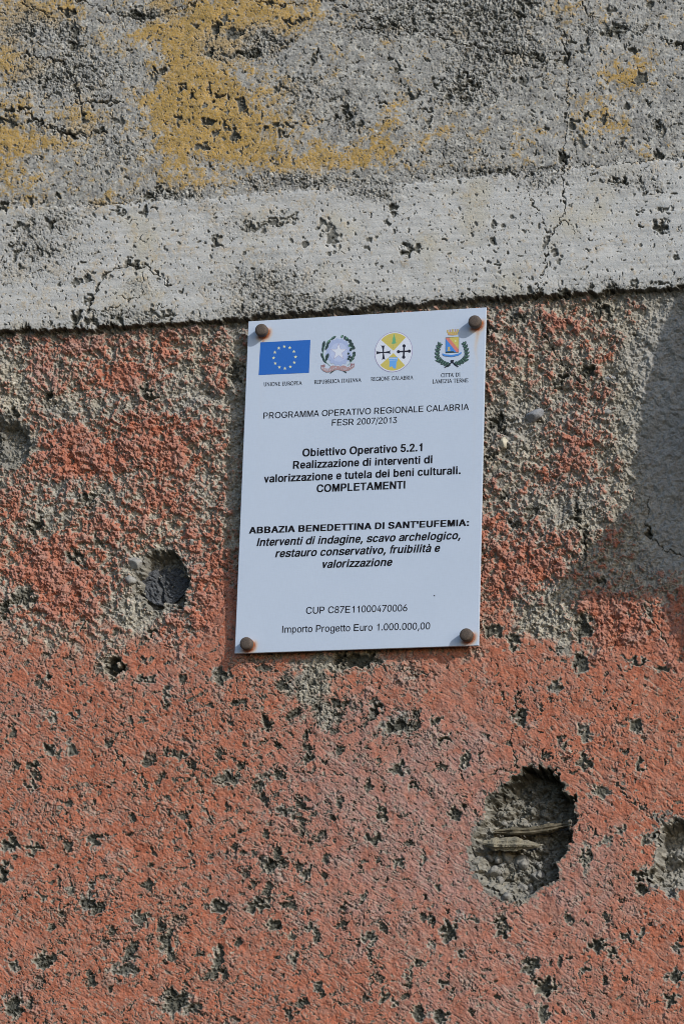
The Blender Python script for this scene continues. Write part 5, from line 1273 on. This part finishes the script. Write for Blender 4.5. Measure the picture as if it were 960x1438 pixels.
s.build("ribbon", TOWN)
sp_ = Flat(); sp_.disc(609.4, 836.4, .9, .9, INK, 12); sp_.build("speck", SIGN)


# ------------------------------------------------------------------ timbers left in the putlog holes
def wood_material(name, c1, c2, axis_scale):
    m, t, b = new_mat(name)
    g = NT(t)
    n = g.noise(1.0, 6, .7, g.scaled(axis_scale))
    n2 = g.noise(90.0, 4, .6)
    c = g.mix(g.ramp(n, .35, .68), c1, c2)
    c = g.mix(1.0, c, g.mix(g.ramp(n2, .3, .7), (.7, .7, .7), (1.15, 1.15, 1.15)), 'MULTIPLY')
    t.links.new(c, b.inputs["Base Color"])
    b.inputs["Roughness"].default_value = .85
    b.inputs["Specular IOR Level"].default_value = .25
    t.links.new(g.bump(n, .003, .8), b.inputs["Normal"])
    return m


def splinter(name, uva, uvb, y0, y1, w, h, mat, seed, bend=0.0):
    """split piece of wood lying between two places in the chart, depths y0, y1"""
    ax, az = to_wall(*uva); bx, bz = to_wall(*uvb)
    A, B = Vector((ax, y0, az)), Vector((bx, y1, bz))
    r = np.random.RandomState(seed)
    n, m = 40, 18
    ln = (B - A).length
    ridge = r.uniform(-.18, .18, m)
    bm = bmesh.new(); rings = []
    for i in range(n + 1):
        t = i / n
        taper = min(1, .55 + 2.2 * t, .30 + 2.2 * (1 - t)) * (1 + .16 * math.sin(23 * t + seed) * math.sin(7 * t))
        cur = []
        for k in range(m):
            a = 2 * math.pi * k / m
            q = 1 + ridge[k] + .10 * math.sin(9 * t + 2 * a + seed) + .07 * r.uniform(-1, 1)
            off = .25 * math.sin(t * math.pi * 1.3 + seed) * h * bend
            cur.append(bm.verts.new((ln * (t + (r.uniform(-.02, .02) if 0 < i < n else r.uniform(-.075, .075))), math.sin(a) * w / 2 * q * taper, math.cos(a) * h / 2 * q * taper + off)))
        rings.append(cur)
    for p, q in zip(rings[:-1], rings[1:]):
        for k in range(m):
            bm.faces.new((p[k], p[(k + 1) % m], q[(k + 1) % m], q[k]))
    bm.faces.new(rings[0][::-1]); bm.faces.new(rings[-1])
    bmesh.ops.recalc_face_normals(bm, faces=bm.faces)
    me = bpy.data.meshes.new(name); bm.to_mesh(me); bm.free()
    o = link(name, me, None, [mat])
    o.location = A
    o.rotation_mode = 'QUATERNION'
    o.rotation_quaternion = (B - A).to_track_quat('X', 'Z')
    return o


W_GREY = wood_material("grey_weathered_wood", (.13, .12, .095), (.36, .33, .25), (25, 420, 420))
W_BROWN = wood_material("brown_weathered_wood", (.08, .07, .05), (.20, .175, .125), (25, 420, 420))
W_CHAR = wood_material("dark_end_grain_wood", (.035, .038, .045), (.14, .15, .165), (130, 90, 500))

tag(splinter("wood_splinter", (680, 1183), (752, 1187), .024, .034, .030, .024, W_GREY, 4, .3),
    "short grey splinter of wood, lower of the two in the ragged hole below the sign", "wood splinter", "wood splinters in the ragged hole")
tag(splinter("wood_splinter", (694, 1168), (806, 1153), .034, .050, .026, .016, W_BROWN, 9, 1.0),
    "long brown splinter of wood across the middle of the ragged hole, above the shorter one", "wood splinter", "wood splinters in the ragged hole")


def timber_end():
    r = np.random.RandomState(2)
    u0, v0 = 226, 817
    cx, cz = to_wall(u0, v0)
    n, m = 72, 26
    bm = bmesh.new()
    rad = [(.047 + .004 * math.sin(2 * a + 1) + .003 * math.sin(3 * a)) for a in np.linspace(0, 2 * math.pi, n, endpoint=False)]
    def hgt(x, z):
        X, Z = np.array([x * 1000 / 6 + 40.]), np.array([z * 1000 / 6 + 40.])
        s = (x * .75 + z * .66)
        g = float(perlin(np.array([s * 260 + 3]), np.array([(z - x) * 60 + 7]), 71)[0]) * .0035 + float(fbm(X / 1.6, Z / 1.6, 72, 4)[0]) * .003
        split = -.010 * math.exp(-((x + .010 + .25 * z + .003 * math.sin(z * 160)) / .0035) ** 2)
        plate = .007 if (x + .004 + .35 * z) < 0 else -.002
        return g + split + plate + .10 * (-z)
    c0 = bm.verts.new((0, -hgt(0, 0), 0))
    rings = []
    for i in range(1, m + 1):
        t = i / m
        ring = []
        for k in range(n):
            a = 2 * math.pi * k / n
            x, z = rad[k] * t * math.cos(a), rad[k] * t * math.sin(a) * .92
            ring.append(bm.verts.new((x, -hgt(x, z), z)))
        rings.append(ring)
    rings.append([bm.verts.new((v.co.x, .05, v.co.z)) for v in rings[-1]])
    for k in range(n):
        bm.faces.new((c0, rings[0][(k + 1) % n], rings[0][k]))
    for a, b in zip(rings[:-1], rings[1:]):
        for k in range(n):
            bm.faces.new((a[k], a[(k + 1) % n], b[(k + 1) % n], b[k]))
    bm.faces.new(rings[-1])
    bmesh.ops.recalc_face_normals(bm, faces=bm.faces)
    me = bpy.data.meshes.new("timber_end"); bm.to_mesh(me); bm.free()
    o = link("timber_end", me, None, [W_CHAR])
    o.location = (cx, .054, cz)
    tag(o, "dark split end of a round timber set in the hole left of the sign", "timber")


timber_end()


# ------------------------------------------------------------------ stones showing in the mortar
def stone(u, v, rx, rz, ry, ang, mat, seed, proud=.35, label=None):
    x, z = to_wall(u, v)
    r = np.random.RandomState(seed)
    bm = bmesh.new()
    bmesh.ops.create_icosphere(bm, subdivisions=4, radius=1.0)
    cuts = [Vector(r.normal(size=3)).normalized() for _ in range(9)]
    lim = r.uniform(.62, .9, 9)
    for vt in bm.verts:
        p = vt.co.copy()
        for c, l in zip(cuts, lim):
            d = p.dot(c)
            if d > l:
                p -= c * (d - l) * .85
        p *= 1 + .03 * math.sin(7 * p.x + seed) * math.sin(6 * p.z)
        vt.co = Vector((p.x * rx, p.y * ry, p.z * rz))
    me = bpy.data.meshes.new("stone"); bm.to_mesh(me); bm.free()
    for p in me.polygons: p.use_smooth = True
    o = link("stone", me, WALL, [mat])
    y = wall_y(x, z)
    o.location = (x, y + ry * (1 - proud) - .001, z + 1.7)
    o.rotation_euler = (0, ang, 0)
    if label: o["label"] = label


S_BLUE = stone_mat("blue_grey_stone", (.17, .18, .20), (.30, .315, .34))
S_PALE = stone_mat("cream_pebble", (.40, .37, .28), (.55, .52, .43))
S_RUB = stone_mat("rubble_stone", (.13, .13, .125), (.27, .265, .25))
S_GREY = stone_mat("grey_limestone", (.20, .20, .195), (.32, .32, .305))
stone(750, 582, .024, .0125, .016, -.38, S_BLUE, 11, 1.15, "blue-grey angular stone proud of the mortar")
stone(706, 621, .010, .0135, .011, .3, S_PALE, 12, 1.1, "small cream pebble in the mortar")
stone(182, 815, .013, .0125, .016, .2, S_GREY, 13, .9, "pale angular stone beside the timber end")
stone(188, 789, .021, .013, .016, .5, S_GREY, 14, .5)
stone(268, 760, .006, .008, .008, 0, S_GREY, 15, .7)
stone(852, 530, .017, .008, .012, -.1, S_BLUE, 16, .5)
stone(851, 577, .011, .008, .010, .1, S_GREY, 17, .6)
stone(753, 571, .006, .005, .006, .3, S_GREY, 18, .5)
stone(726, 1207, .017, .016, .018, .7, S_RUB, 19, .7)
stone(706, 1200, .012, .015, .014, -.3, S_RUB, 20, .7)
stone(692, 1178, .012, .010, .012, .2, S_RUB, 21, .6)
stone(744, 1225, .016, .010, .014, .5, S_RUB, 22, .6)

rub = random.Random(21)
for k in range(26):
    a = rub.uniform(0, 2 * math.pi); t = rub.uniform(.15, .95)
    u = 712 + 52 * t * math.cos(a) * (1.0 if k % 3 else .8); v = 1205 + 58 * t * math.sin(a)
    if 1160 < v < 1196 and u > 690 or u > 770 or u < 668:
        continue
    s_ = rub.choice((.006, .008, .010, .013))
    stone(u, v, s_ * rub.uniform(.8, 1.4), s_ * rub.uniform(.7, 1.2), s_ * 1.1, rub.uniform(-1.2, 1.2), S_RUB, 100 + k, rub.uniform(.5, 1.0))
